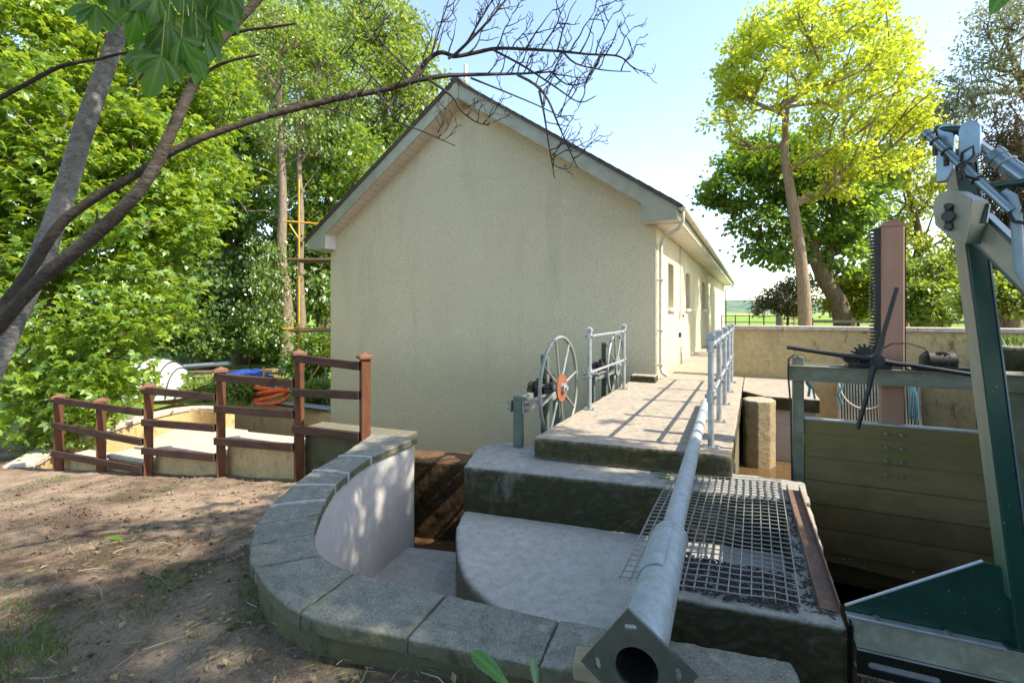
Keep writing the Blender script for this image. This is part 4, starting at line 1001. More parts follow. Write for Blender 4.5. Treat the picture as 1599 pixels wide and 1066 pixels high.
part('cable',MB().tube([D(1500,258,2.0),D(1503,238,1.98),D(1520,228,1.96),D(1521,243,1.96),D(1500,262,1.98),D(1508,275,1.95),D(1540,285,1.93),D(1560,310,1.9),D(1585,328,1.85),D(1620,330,1.8)],.006,7).tube([D(1545,287,1.92),D(1570,315,1.88),D(1582,345,1.84),D(1610,350,1.78)],.007,7).tube([D(1462,205,2.1),D(1466,225,2.08),D(1474,236,2.05),D(1478,250,2.03)],.005,6),M['black_rubber'],wr,smooth=True)
part('hose',MB().tube([D(1568,302,1.9),D(1580,308,1.87),D(1586,330,1.85),D(1589,370,1.84),D(1592,420,1.83),D(1620,470,1.8)],.0175,10),M['hose_grey'],wr,smooth=True)
part('hinge_plate',MB().extrude([D(1500,310,2.06),D(1545,318,2.0),D(1540,348,2.0),D(1502,352,2.06)],KX*.01+KN*.01),M['green_paint'],wr,bevel=.002)

# ------------------------------------------------------------------ timber fence
fe = thing('timber_fence','brown stained post and rail fence stepping down beside the pit','fence',(FPOST[2].x,FPOST[2].y,-2.1))
ptop = [550,545,572,598,620,614]
for p,yt in zip(FPOST,ptop):
    d = p.y; zt = (HY-yt)/F*d; zb = ground_z(p.x,p.y)-.15
    a = R(33); c, s_ = math.cos(a)*.052, math.sin(a)*.052
    X_, Y_ = Vector((c,s_,0)), Vector((-s_,c,0))
    po_ = part('post',MB().obox((p.x,p.y,(zt-.07+zb)/2),X_,Y_,(0,0,(zt-.07-zb)/2)),M['fence_post'],fe,bevel=.004)
    q = [Vector((p.x,p.y,0))+X_*i*1.55+Y_*j*1.55 for i,j in ((-1,-1),(1,-1),(1,1),(-1,1))]
    cm = MB().prism([(v.x,v.y) for v in q],zt-.072,zt-.04)
    cm.add([(v.x,v.y,zt-.04) for v in q]+[(p.x,p.y,zt)],[(0,1,4),(1,2,4),(2,3,4),(3,0,4)])
    part('cap',cm,M['fence_cap'],po_,bevel=.003)
RAILS = [(0,1,[(571,558),(616,612),(680,668)]),(1,2,[(598,588),(646,637),(697,687)]),(2,3,[(619,608),(667,658),(713,702)]),(3,5,[(643,623),(689,662),(732,706)])]
for a,b,ys_ in RAILS:
    pa, pb_ = FPOST[a], FPOST[b]
    dirv = (pb_-pa).normalized(); nn = Vector((-dirv.y,dirv.x,0)); nn = nn if nn.y < 0 else -nn
    for ya,yb in ys_:
        A = Vector((pa.x,pa.y,(HY-ya)/F*pa.y))+nn*.055; B = Vector((pb_.x,pb_.y,(HY-yb)/F*pb_.y))+nn*.055
        part('rail',MB().bar(A+dirv*.035,B+dirv*.04,.045,.095),M['fence_rail'],fe,bevel=.006)

# ------------------------------------------------------------------ walls of the tailrace and the yard behind
rw = thing('retaining_wall','long tan retaining wall below the yard running to the house','wall',H(-12,9.3,-3.9),-TH)
part('wall',MB(True).box(-19.5,VL-.003,9.28,9.55,-3.9,-2.68),M['tan_render'],rw)
part('coping',MB(True).box(-19.5,VL-.003,9.22,9.62,-2.68,-2.60),M['conc_top'],rw,bevel=.012)
ws = thing('wing_wall','sunlit curved wing wall with sloping pale top beyond the fence','wall',(-8.3,10.5,-3.9))
wp = dense([(-7.75,7.75),(-8.25,8.9),(-8.45,10.0),(-8.5,11.3),(-8.2,12.2),(-7.2,12.0)],5)
wpo = []
for i,p in enumerate(wp):
    t = Vector(wp[min(i+1,len(wp)-1)])-Vector(wp[max(i-1,0)]); n_ = Vector((t.y,-t.x)).normalized(); wpo.append((p[0]-n_.x*.32,p[1]-n_.y*.32))
part('wall',strip(wp,wpo,-3.9,-2.52),M['tan_render'],ws,smooth=True)
part('coping',strip([(p[0]+.04,p[1]) for p in wp],[(p[0]-.04,p[1]) for p in wpo],-2.52,-2.44),M['wall_cap'],ws,bevel=.01)
single('concrete_ramp',MB().prism([(-7.4,9.4),(-5.7,9.0),(-5.6,10.2),(-7.3,10.9)],-3.9,[-2.62,-2.62,-2.5,-2.5]),M['wall_cap'],'flat pale concrete apron lying beyond the fence','slab',(-6.5,9.8,-3.9),bevel=.02)

YZ = -2.72
def YP(x, y, d): return D(x,y,d)
# scaffold against the left side of the house
sc_ = thing('scaffold','yellow tube scaffold with plank platform beside the house corner','scaffold',D(470,600,15.5))
def tb(pts, r=.024, n=8): return MB().tube(pts,r,n)
s1 = D(467,487,15.2); s2_ = D(540,487,17.5)
part('upright',tb([(s1.x,s1.y,YZ),(s1.x,s1.y,4.2)]),M['yellow_steel'],sc_,smooth=True)
part('upright',tb([(s2_.x,s2_.y,YZ),(s2_.x,s2_.y,3.4)]),M['yellow_steel'],sc_,smooth=True)
for y,yd in ((345,350),(513,517)):
    a = D(442,y,15.1); b = D(520,y+6 if y<400 else y,15.4)
    part('ledger',tb([a,b]),M['yellow_steel'],sc_,smooth=True)
part('brace',tb([D(452,350,15.1),D(466,372,15.2)]),M['yellow_steel'],sc_,smooth=True)
part('brace',tb([D(478,602,15.4),D(520,540,15.6)]),M['yellow_steel'],sc_,smooth=True)
for (xa,ya,xb,yb) in ((446,403,524,399),(452,516,524,517)):
    a = D(xa,ya,15.0); b = D(xb,yb,15.0)
    part('platform',MB().prism([(a.x,a.y),(b.x,b.y),(b.x+.3,b.y+1.1),(a.x+.1,a.y+1.1)],a.z-.05,a.z),M['plank'],sc_,bevel=.004)
# yellow trestles
def trestle(px, d, w, h, label, m):
    b = D(px,487,d); t = thing('trestle',label,'trestle',(b.x,b.y,YZ))
    for s_ in (0,w):
        part('leg',tb([(b.x+s_-.0,b.y,YZ),(b.x+s_,b.y,YZ+h)]),m,t,smooth=True)
    part('cross_bar',tb([(b.x,b.y,YZ+h*.55),(b.x+w,b.y,YZ+h*.6)]),m,t,smooth=True)
    part('cross_bar',tb([(b.x,b.y,YZ+h*.1),(b.x+w,b.y,YZ+h*.1)]),m,t,smooth=True)
trestle(412,14.2,1.15,1.1,'yellow tube trestle standing in the yard right of the blue tarp',M['yellow_steel'])
trestle(486,16.5,.5,.75,'small grey metal trestle by the house corner',M['galv'])
# orange duct coil
hc_ = D(422,612,13.9); hc_.z = YZ
hz = MB()
for k_ in range(6):
    rr_ = .40-.03*(k_%3)
    q = [(hc_.x+rr_*math.cos(a)*1.15,hc_.y+.36*math.sin(a)+.03*k_,YZ+.09+.075*k_+.10*math.sin(a+1.2*k_)+.14) for a in np.linspace(0,2*math.pi,28)[:-1]]
    hz.tube(q,.055,8,closed=True)
single('hose_coil',hz,M['orange_hose'],'orange ducting coil lying behind the tan wall','hose',hc_,smooth=True)
# white dome; dark hoops stand in for shadow stripes across it
dm = D(243,600,15.5); dm.z = YZ
dmb = MB(); vs = []; fs = []
for i in range(13):
    a = math.pi*i/12
    for j in range(15):
        b = math.pi*j/14; r1 = .98*math.sin(b)**.8
        vs.append((dm.x-1.0*math.cos(b)*1.1,dm.y-r1*math.cos(a)*.9,YZ+.0+1.25*r1*math.sin(a)))
for i in range(12):
    for j in range(14): fs.append((i*15+j,i*15+j+1,(i+1)*15+j+1,(i+1)*15+j))
dmb.add(vs,fs)
dth = thing('tank_shell','white rounded tank shell lying in the yard under the leaves','tank',dm)
part('shell',dmb,M['white_shell'],dth,smooth=True)
rb_ = MB()
for fx in (-.15,.25,.55,.8):
    r1 = 1.0*math.sqrt(max(0,1-(fx/1.1)**2))**.85
    rb_.tube([(dm.x+fx,dm.y-r1*math.cos(a)*.92,YZ+1.27*r1*math.sin(a)) for a in np.linspace(.05,math.pi-.05,16)],.022,6)
part('shadow_hoop',rb_,M['dark_metal'],dth,smooth=True)
# long silver pipe, timber stack, blue tarp
single('silver_pipe',MB().tube([D(262,574,17.0),D(358,567,16.4)],.07,10),M['galv'],'long silver pipe lying on top of the timber stack','pipe',D(310,571,16.7),smooth=True)
st = thing('timber_stack','stack of brown timber lengths in the yard behind the fence','timber stack',D(330,600,16.8))
for i,(ya,yb) in enumerate(((583,578),(593,588),(603,599))):
    part('plank',MB().bar(D(262,ya,17.3),D(430,yb,16.8),.35,.10),M['plank'],st,bevel=.008)
tp = D(385,578,15.6); tpb = MB(); vs = []; fs = []
for i in range(15):
    for j in range(9):
        x = -.75+1.5*i/14; y = -.5+j/8
        r_ = max(0,1-(x/.78)**2)*max(0,1-(y/.55)**2)
        vs.append((tp.x+x,tp.y+y,YZ+.42+.42*r_**.5+.12*noise.noise(Vector((x*5,y*5,2)))+(-.45 if i in(0,14) or j in (0,8) else 0)))
for i in range(14):
    for j in range(8): fs.append((i*9+j,(i+1)*9+j,(i+1)*9+j+1,i*9+j+1))
tpb.add(vs,fs); single('tarpaulin',tpb,M['blue_tarp'],'crumpled blue tarpaulin heap beyond the fence','tarpaulin',(tp.x,tp.y,YZ),smooth=True)
wb = D(360,550,25.0)
single('boundary_wall',MB().prism([(-18,25.5),(-4,24.6),(-4,25.1),(-18,26.0)],-3.0,-1.7),M['stonewall'],'dark old stone boundary wall under the wood','wall',(-11,25.2,-3.0),bevel=.04)

# ------------------------------------------------------------------ field edge on the right
ff = thing('field_fence','thin dark iron field fence beyond the tan wall','fence',D(1180,505,26))
fa, fb = D(1120,487,27), D(1222,487,25)
for z in (-.22,-.55,-.9,-1.2): part('rail',MB().bar((fa.x,fa.y,z),(fb.x,fb.y,z),.02,.035),M['dark_metal'],ff)
for i in range(5):
    p = fa.lerp(fb,(i+.35)/4.6); part('post',MB().box(p.x-.025,p.x+.025,p.y-.02,p.y+.02,-1.4,-.17),M['dark_metal'],ff)
fg = thing('field_gate','grey wooden field gate standing by the maple trunk','gate',D(1240,505,23))
ga_, gb2 = D(1221,487,23), D(1258,487,23)
for i in range(5): part('rail',MB().bar((ga_.x,ga_.y,-.32-.22*i),(gb2.x,gb2.y,-.32-.22*i),.03,.08),M['old_wood'],fg)
for x in (ga_.x,(ga_.x+gb2.x)/2,gb2.x): part('upright',MB().box(x-.04,x+.04,ga_.y-.05,ga_.y-.017,-1.35,-.25),M['old_wood'],fg)
part('gate_post',MB().box(ga_.x-.25,ga_.x-.08,ga_.y-.08,ga_.y+.08,-1.4,-.05),M['dark_metal'],fg)
pf_ = thing('paddock_fence','grey wooden two-rail fence low behind the tan wall','fence',D(1400,505,15.5))
pa_, pb3 = D(1268,487,16.5), D(1640,487,14.2)
for z in (-.32,-.62): part('rail',MB().bar((pa_.x,pa_.y,z),(pb3.x,pb3.y,z),.04,.10),M['old_wood'],pf_)
for i in range(6):
    p = pa_.lerp(pb3,i/5); part('post',MB().box(p.x-.06,p.x+.06,p.y+.02,p.y+.13,-1.4,-.2),M['old_wood'],pf_)

# ------------------------------------------------------------------ trees
def leaf_arrays(C, sizes, Nrm, Tip, aspect=.55, fold=.25):
    """Folded two-triangle leaves: C base points, Tip unit directions, Nrm unit normals."""
    S = np.cross(Tip,Nrm); S /= np.linalg.norm(S,axis=1,keepdims=True)+1e-9
    Nn = np.cross(S,Tip); L = sizes[:,None]
    b = C; t = C+Tip*L; l = C+Tip*L*.5-S*L*aspect*.5+Nn*L*fold*.35; r = C+Tip*L*.5+S*L*aspect*.5+Nn*L*fold*.35
    V = np.stack([b,r,t,l],1).reshape(-1,3); n = len(C); i = np.arange(n)*4
    Fq = np.stack([np.stack([i,i+1,i+2],1),np.stack([i,i+2,i+3],1)],1).reshape(-1,3)
    return V, Fq
def unit(a): return a/(np.linalg.norm(a,axis=1,keepdims=True)+1e-9)
def rand_dirs(n): return unit(rng.normal(size=(n,3)))

def grow(path, radii, targets, tipr, step=.55, upturn=.25, pw=.5, zslack=.2):
    """Limbs from the trunk path to every target point; returns tube segments (a, b, ra, rb)."""
    nodes = []; par = []
    P_ = dense([tuple(p) for p in path],4)
    for i,p in enumerate(P_): nodes.append(np.array(p)); par.append(i-1)
    nt_ = len(P_); first = max(2,int(nt_*.35))
    tr = np.array(P_[first:])
    order = np.argsort([np.min(np.linalg.norm(tr-t,axis=1)) for t in targets])
    cnt = {}
    tips = []
    for oi in order:
        t = np.array(targets[oi]); A = np.array(nodes[first:]); dl = A-t
        cost = np.linalg.norm(dl,axis=1)+1.5*np.maximum(0,A[:,2]-t[2]+zslack)
        b = int(np.argmin(cost))+first; d = np.linalg.norm(t-nodes[b]); k_ = max(1,int(d/step)); last = b; p0 = nodes[b]
        for s in range(1,k_+1):
            f = s/k_; q = p0+(t-p0)*f; q = q+np.array([0,0,upturn*d*.35*math.sin(f*math.pi)*(1 if f<1 else 0)])
            if s < k_: q = q+rng.normal(size=3)*.05*d/max(1,k_)**.5
            nodes.append(q); par.append(last); last = len(nodes)-1
        tips.append(last)
    n = len(nodes); c = np.zeros(n)
    for t in tips: c[t] += 1
    for i in range(n-1,-1,-1):
        if par[i] >= 0: c[par[i]] += c[i]
    rd = tipr*np.maximum(c,1)**pw
    tr_r = np.interp(np.linspace(0,1,nt_),np.linspace(0,1,len(radii)),radii)
    rd[:nt_] = tr_r
    for i in range(nt_,n): rd[i] = min(rd[i],rd[par[i]]*.85)
    seg = [(nodes[par[i]],nodes[i],rd[par[i]] if par[i]>=nt_ else min(rd[par[i]],rd[i]*1.3),rd[i]) for i in range(nt_,n)]
    return P_, tr_r, seg
def seg_mesh(seg, n=5):
    A = np.array([s[0] for s in seg]); B = np.array([s[1] for s in seg]); ra = np.array([s[2] for s in seg]); rb_ = np.array([s[3] for s in seg])
    t = unit(B-A); ref = np.where(np.abs(t[:,2:3])<.9,np.array([[0,0,1.]]),np.array([[1.,0,0]]))
    e1 = unit(np.cross(t,ref)); e2 = np.cross(t,e1); an = np.arange(n)*2*math.pi/n
    ring = e1[:,None,:]*np.cos(an)[None,:,None]+e2[:,None,:]*np.sin(an)[None,:,None]
    V = np.concatenate([A[:,None,:]+ring*ra[:,None,None],B[:,None,:]+ring*rb_[:,None,None]],1).reshape(-1,3)
    i = np.arange(len(seg))[:,None]*2*n; j = np.arange(n)[None,:]; k2 = (j+1)%n
    Fq = np.stack([i+j,i+k2,i+n+k2,i+n+j],-1).reshape(-1,4)
    return V, Fq

def lobes_px(L): return [(D(x,y,d),rx/F*d,rd,ry/F*d) for x,y,rx,ry,d,rd in L]
def crown_points(lobes, n, inner=.3):
    vol = np.array([a*b*c for _,a,b,c in lobes])**.75; w = rng.choice(len(lobes),n,p=vol/vol.sum())
    d = rand_dirs(n); r = (inner**3+(1-inner**3)*rng.random(n))**(1/3)
    C = np.array([lobes[i][0] for i in w]); S = np.array([lobes[i][1:] for i in w])
    return C+d*r[:,None]*S
def crown_mesh(pts, per, cr, lsize, lobes_c, aspect=.6, flat=.6, droop=.3, palm=0, up=.9, jit=.5):
    n = len(pts)*per
    C = np.repeat(pts,per,0)+rng.normal(size=(n,3))*cr*np.array([1,1,flat])*.55
    out = unit(C-np.array(lobes_c)); tip = unit(out*.6+rand_dirs(n)*jit+np.array([0,0,-droop]))
    nrm = unit(np.array([0,0,1.])*up+rand_dirs(n)*.75)
    sz = lsize*(.65+.7*rng.random(n))
    if not palm: return leaf_arrays(C,sz,nrm,tip,aspect)
    # palmate compound leaves: leaflets fanned round the petiole end
    side = unit(np.cross(nrm,tip)); ftip = unit(np.cross(side,nrm)); Vs = []; Fs = []; off = 0
    for a in np.linspace(-1.9,1.9,palm):
        td_ = unit(ftip*math.cos(a)+side*math.sin(a)-nrm*.28)
        V, f = leaf_arrays(C,sz*(1-.22*abs(a)/1.9),nrm,td_,aspect,.2); Vs.append(V); Fs.append(f+off); off += len(V)
    return np.concatenate(Vs), np.concatenate(Fs)

def tree(name, label, path, radii, lobes, nclump, per, cr, lsize, leaf, bark, tipr=.012, group=None, cat='tree', seed=1, palm=0, inner=.3, extra=None, bare=None, up=.9, droop=.3, aspect=.6, flat=.6, pw=.5):
    global rng
    rng = np.random.default_rng(seed)
    base = Vector(path[0]); t = thing(name,label,cat,base,0,group)
    pts = crown_points(lobes,nclump,inner)
    tg = pts if len(pts) < 420 else pts[rng.choice(len(pts),420,replace=False)]
    if bare is not None: tg = np.concatenate([tg,bare])
    P_, tr_r, seg = grow([np.array(p) for p in path],radii,tg,tipr,pw=pw)
    tm = MB().tube(P_,list(tr_r),12); V, f = seg_mesh(seg,6); tm.add(V.tolist(),f.tolist())
    part('trunk',tm,bark,t,smooth=True)
    if extra is not None: pts = np.concatenate([pts,extra])
    cc = sum((np.array(l[0]) for l in lobes))/len(lobes)-np.array([0,0,lobes[0][3]*.4])
    V, f = crown_mesh(pts,per,cr,lsize,cc,palm=palm,up=up,droop=droop,aspect=aspect,flat=flat)
    np_mesh('crown',V,f,leaf,t)
    return t
def tp_(L): return [D(*q) for q in L]

# golden maple: leaves on an open shell of layered sprays, limbs showing inside
b = D(1258,487,13.0); b.z = -1.4
rng = np.random.default_rng(31)
shell = []
for (x,y,rx,ry,d,rd),n_ in (((1262,140,140,125,13,2.3),250),((1350,175,80,85,13,1.5),95),((1200,110,75,75,13,1.3),60),((1235,45,70,38,13,1.1),50),((1330,70,70,45,13,1.2),50)):
    c = np.array(D(x,y,d)); dr = rand_dirs(n_*2); dr = dr[(dr[:,2] > -.55)|(rng.random(len(dr))<.3)][:n_]
    q = c+dr*np.array([rx/F*d,rd,ry/F*d])*(.72+.32*rng.random(len(dr)))[:,None]
    shell.append(q)
shell = np.concatenate(shell)
shell = shell[np.array([noise.noise(Vector(p)*.9+Vector((4,1,8))) > -.33 for p in shell])]
sprays = lobes_px([(1140,170,36,10,12.6,.4),(1122,192,22,7,12.4,.3),(1165,140,34,18,13,.5),(1385,195,30,20,13,.5),(1340,268,60,14,12.8,.8),(1290,300,40,10,12.8,.5),(1385,245,34,16,12.8,.6),(1185,455,14,5,12.6,.12),(1310,240,50,14,12.4,.8)])
tree('maple_tree','tall golden green maple with a tan trunk beyond the wall',[b]+tp_([(1256,470,13),(1251,410,13),(1243,350,13),(1233,290,13),(1226,250,13),(1226,215,13),(1232,150,13)]),[.175,.158,.145,.135,.12,.105,.08,.035],
     sprays,70,40,.28,.105,M['leaf_maple'],M['bark_tan'],.0125,seed=3,aspect=.85,inner=.3,pw=.5,bare=shell[::2],extra=shell)

# dark sycamore behind it
b = D(1322,487,16.5); b.z = -1.4
tree('sycamore_tree','dark green sycamore with a dark leaning trunk behind the maple',[b]+tp_([(1312,480,16.5),(1290,440,16.5),(1272,400,16.5),(1262,340,16.5),(1255,290,16.5)]),[.32,.28,.24,.2,.16,.08],
     lobes_px([(1190,245,60,40,16.5,1.3),(1150,295,55,38,16.5,1.1),(1230,270,60,45,16.5,1.4),(1290,320,75,60,16.5,1.5),(1200,330,60,45,16.5,1.3),(1120,300,30,18,16.5,.6),(1225,385,38,35,16.5,.9),(1330,290,50,60,17,1.3),(1320,390,45,40,16.5,1.1),(1180,395,22,14,16.5,.4)]),
     300,62,.40,.16,M['leaf_syc'],M['bark_wood'],.016,seed=5,aspect=.85)
b = D(1405,487,19); b.z = -1.4
tree('lime_tree','loose lime green tree with thin crooked dark limbs beyond the sluice',[b]+tp_([(1418,440,19),(1436,380,19),(1420,300,19),(1412,230,19)]),[.20,.18,.14,.1,.05],
     lobes_px([(1400,215,60,45,19,1.3),(1440,270,55,60,19,1.5),(1385,300,45,45,19,1.2),(1450,360,50,60,19,1.4),(1395,390,45,50,19,1.2),(1350,250,40,30,19,1),(1470,440,45,45,19,1.2),(1420,180,40,30,19,1)]),
     230,60,.42,.14,M['leaf_lime'],M['bark_wood'],.012,seed=6,aspect=.8)
b = D(1580,487,12.5); b.z = -.9
tree('cypress_tree','brownish green conifer standing at the right edge behind the mast',[b]+tp_([(1582,400,12.5),(1585,300,12.5),(1588,180,12.5)]),[.22,.18,.13,.04],
     lobes_px([(1580,200,36,50,12.5,.7),(1565,270,42,60,12.5,.8),(1600,290,48,70,12.5,.9),(1562,360,46,60,12.5,.9),(1605,390,50,70,12.5,.9),(1630,250,50,80,12.5,.9)]),
     300,70,.30,.12,M['leaf_conifer'],M['bark_wood'],.01,seed=8,aspect=.3,droop=.7)
b = D(1690,487,15); b.z = -.9
tree('willow_tree','airy grey green tree reaching in at the top right corner',[b]+tp_([(1670,380,15),(1640,250,15),(1600,140,15),(1570,60,15)]),[.28,.24,.18,.12,.04],
     lobes_px([(1560,50,60,40,15,1.3),(1590,110,60,40,15,1.3),(1520,150,50,30,15,1.1),(1545,100,40,24,15,.9),(1480,175,30,24,15,.7),(1600,20,60,40,15,1.2),(1475,130,22,14,15,.4)]),
     150,44,.42,.13,M['leaf_grey'],M['bark_wood'],.010,seed=9,aspect=.45,
     bare=np.array([D(x,y,15) for x,y in ((1448,150),(1440,118),(1462,200),(1455,165))]))
# big bright chestnut on the left
b = D(55,487,9.6); b.z = -2.75
tree('chestnut_tree','large sunlit bright green chestnut filling the left side behind fence',[b]+tp_([(58,640,9.6),(80,560,9.6),(95,470,9.8),(110,380,10),(120,260,10.2),(130,120,10.4)]),[.30,.26,.22,.2,.17,.13,.06],
     lobes_px([(60,60,120,110,10.5,1.8),(200,110,110,110,11,1.8),(110,230,130,100,10,1.8),(240,250,90,80,10.5,1.4),(50,360,120,100,9.3,1.3),(190,370,110,80,9.6,1.4),(270,330,60,50,10,1),(120,480,130,70,9,1.2),(230,470,70,50,9.3,1),(60,590,100,60,8.7,.8),(165,570,70,50,8.9,.8),(30,660,60,50,8.6,.7),(130,640,70,40,8.8,.6),(320,120,60,90,12,1.3),(-60,300,120,250,10,1.8),(340,260,40,50,12,.8),(30,200,120,110,8.8,.8)]),
     1250,24,.40,.125,M['leaf_chest'],M['bark_wood'],.010,seed=12,palm=5,up=.8,droop=.3,aspect=.5,flat=.7,inner=.5)
# wood behind: dead-looking ivy stems and dark trunks
WG = 'trees of the wood behind the yard'
b = D(448,487,21); b.z = -2.9
tree('ivy_tree','tall pale thin stemmed tree with bare twigs and ivy at its foot',[b]+tp_([(448,480,21),(440,400,21),(442,320,21),(440,240,21),(436,140,21),(440,40,21)]),[.30,.25,.2,.17,.13,.1,.04],
     lobes_px([(430,60,60,60,21,1.5),(480,110,50,60,21,1.5),(400,130,40,50,21,1.3),(450,200,50,50,21,1.2),(395,30,40,40,21,1.2)]),
     110,50,.5,.15,M['leaf_mid'],M['bark_dead'],.017,WG,seed=14,aspect=.6,
     bare=np.array([D(x,y,21) for x,y in ((380,210),(372,250),(365,300),(480,240),(490,180),(400,260),(410,220),(470,300),(385,330),(420,180),(465,160),(500,260),(395,290))]),
     extra=np.concatenate([np.array([D(424+rng.normal()*13,380+rng.random()*150,20.8) for _ in range(60)])]))
b = D(474,487,21.5); b.z = -2.9
tree('ivy_tree','slender pale tree forking low behind the yellow scaffold',[b]+tp_([(470,500,21.5),(468,430,21.5),(470,330,21.5),(466,230,21.5),(470,120,21.5)]),[.26,.22,.17,.13,.1,.04],
     lobes_px([(500,60,60,50,22,1.5),(540,120,50,50,22,1.5),(470,60,40,60,22,1.3),(510,200,36,50,22,1)]),
     90,34,.55,.20,M['leaf_wood'],M['bark_dead'],.017,WG,seed=15,
     bare=np.array([D(x,y,21.5) for x,y in ((440,330),(500,330),(510,400),(490,300),(450,280),(500,420))]))
for i,(px,d,lb,lobes,leaf,label,n) in enumerate([
    (375,25,-2.9,[(350,210,70,60,25,2.4),(400,250,60,70,25,2.4),(340,320,60,60,25,2.2),(400,360,55,60,24.5,2),(330,420,60,50,24,2),(370,130,60,60,25,2.2),(420,440,50,45,24,1.6)],'leaf_wood','dark trunked woodland tree between the chestnut and the ivied stems',230),
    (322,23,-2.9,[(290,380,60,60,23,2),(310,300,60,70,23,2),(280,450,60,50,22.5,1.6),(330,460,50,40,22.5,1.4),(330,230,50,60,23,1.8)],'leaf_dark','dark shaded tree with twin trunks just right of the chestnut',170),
    (508,24,-2.9,[(500,300,50,60,24,2),(520,380,50,60,24,2),(490,440,45,50,23.5,1.6),(540,250,60,60,24,2),(470,380,40,60,24,1.5)],'leaf_wood','green tree with a leaning trunk beside the house corner',190),
    (590,29,-2.0,[(600,60,70,60,29,3),(560,150,70,70,29,3),(630,120,56,70,29,2.6),(540,50,70,60,29,3),(600,200,80,60,29,3),(655,180,36,40,29,2),(580,260,60,60,29,2.6),(520,190,60,70,29,2.6)],'leaf_mid','tall bushy tree rising above the left slope of the roof',330),
    (430,33,-2.0,[(420,90,90,80,33,3.5),(480,40,80,60,33,3.5),(360,60,80,70,33,3.5),(440,190,90,80,33,3.5),(500,150,70,80,33,3.2),(520,260,70,70,33,3)],'leaf_wood','tall far tree at the top of the wood left of the house',330),
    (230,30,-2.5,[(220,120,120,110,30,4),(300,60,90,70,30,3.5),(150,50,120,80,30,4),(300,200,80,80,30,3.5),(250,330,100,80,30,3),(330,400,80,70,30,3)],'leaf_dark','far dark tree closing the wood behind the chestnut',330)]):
    b = D(px,487,d); b.z = lb
    y0 = min(l[1] for l in lobes)+40
    tree('woodland_tree',label,[b]+tp_([(px-3,500,d),(px-6,430,d),(px+4,340,d),(px+10,(340+y0)/2-20,d),(px+12,min(330,y0)-10,d)]),[.42,.36,.3,.25,.18,.08],lobes_px(lobes),n,75,.75,.24,M[leaf],M['bark_wood'],.018,WG,seed=30+i,aspect=.75)
# low shrubs
def shrub(name, label, lobes, n, per, cr, ls, leaf, seed, d, zb, cat='shrub', group=None):
    L = lobes_px(lobes); c = L[0][0]; b = Vector((c.x,c.y,zb))
    tree(name,label,[b,Vector((c.x,c.y,zb+(c.z-zb)*.5)),Vector((c.x+.05,c.y,c.z))],[.06,.05,.03],L,n,per,cr,ls,M[leaf],M['bark_wood'],.008,group,cat,seed,aspect=.7)
shrub('hawthorn_bush','brownish hawthorn bush with pale blossom by the field gate',[(1230,468,38,24,20,1),(1200,478,22,14,20,.7),(1245,450,25,20,20,.8)],120,46,.3,.11,'leaf_haw',51,20,-1.4,'bush')
shrub('shrub','sunlit lime green shrub between the leaning trunk and rack post',[(1340,455,36,36,17.5,1),(1320,475,28,22,17.5,.8),(1358,430,22,26,17.5,.7)],110,50,.35,.15,'leaf_lime',52,17.5,-1.4)
shrub('shrub','mid green shrub behind the wall between rack post and mast',[(1440,470,50,36,15.5,1),(1470,440,40,50,15.8,1),(1415,450,28,40,16,.8)],150,50,.34,.14,'leaf_mid',53,15.5,-1.4)
shrub('shrub','low green shrub at the foot of the brownish conifer',[(1560,465,46,28,11,.7),(1595,450,40,36,11,.7)],120,46,.26,.11,'leaf_mid',54,11,-1.0)
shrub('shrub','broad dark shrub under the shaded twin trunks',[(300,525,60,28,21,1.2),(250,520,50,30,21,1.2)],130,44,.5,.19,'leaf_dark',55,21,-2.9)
shrub('shrub','dark ivy covered shrub along the old boundary wall',[(390,520,60,26,22.5,1.2),(440,530,40,24,22.5,1.2)],130,44,.5,.19,'leaf_wood',56,22.5,-2.9)
shrub('shrub','green shrub beside the scaffold foot near the house',[(500,545,30,30,18.5,1),(480,570,30,18,18.5,.8)],90,44,.45,.17,'leaf_wood',57,18.5,-2.9)
shrub('weed_clump','leafy green weeds behind the tan wall left of the orange hose',[(385,612,26,12,14,.5),(372,600,16,10,14,.4)],60,30,.2,.10,'leaf_mid',58,14,-2.72,'weeds')
shrub('weed_clump','leafy green weeds between the white tank and timber stack',[(318,603,24,10,14.6,.5)],40,30,.2,.10,'leaf_mid',59,14.6,-2.72,'weeds')
shrub('weed_clump','dark green weeds behind the tan wall against the house corner',[(498,610,20,14,14.3,.5),(480,622,16,8,14,.4)],60,30,.2,.10,'leaf_wood',60,14.3,-2.72,'weeds')

# ------------------------------------------------------------------ near tree: trunk, two limbs, dead branch and hanging leaves
rng = np.random.default_rng(77); random.seed(5)
nb_ = Vector((-3.55,2.55,0)); nb_.z = GA(nb_.x,nb_.y)-.15
nt_ = thing('horse_chestnut_tree','near horse chestnut with bare forking limbs and hanging dark leaves','tree',nb_)
def limb(name, L, wpx, mat_, n=14, rough=.06, parent=None, thin=.66):
    pts = [D(x,y,d) if not isinstance(x,Vector) else x for x,y,d in L]
    Pd = dense([tuple(p) for p in pts],6); w = np.interp(np.linspace(0,1,len(Pd)),np.linspace(0,1,len(wpx)),wpx)
    rad = [thin*w[i]/F*Pd[i][1]/2*math.cos(math.atan(Pd[i][0]/Pd[i][1]))*(1+rough*noise.noise(Vector((i*.7,len(L),3.3)))) for i in range(len(Pd))]
    return part(name,MB().tube(Pd,rad,n),mat_,parent or nt_,smooth=True), Pd, rad
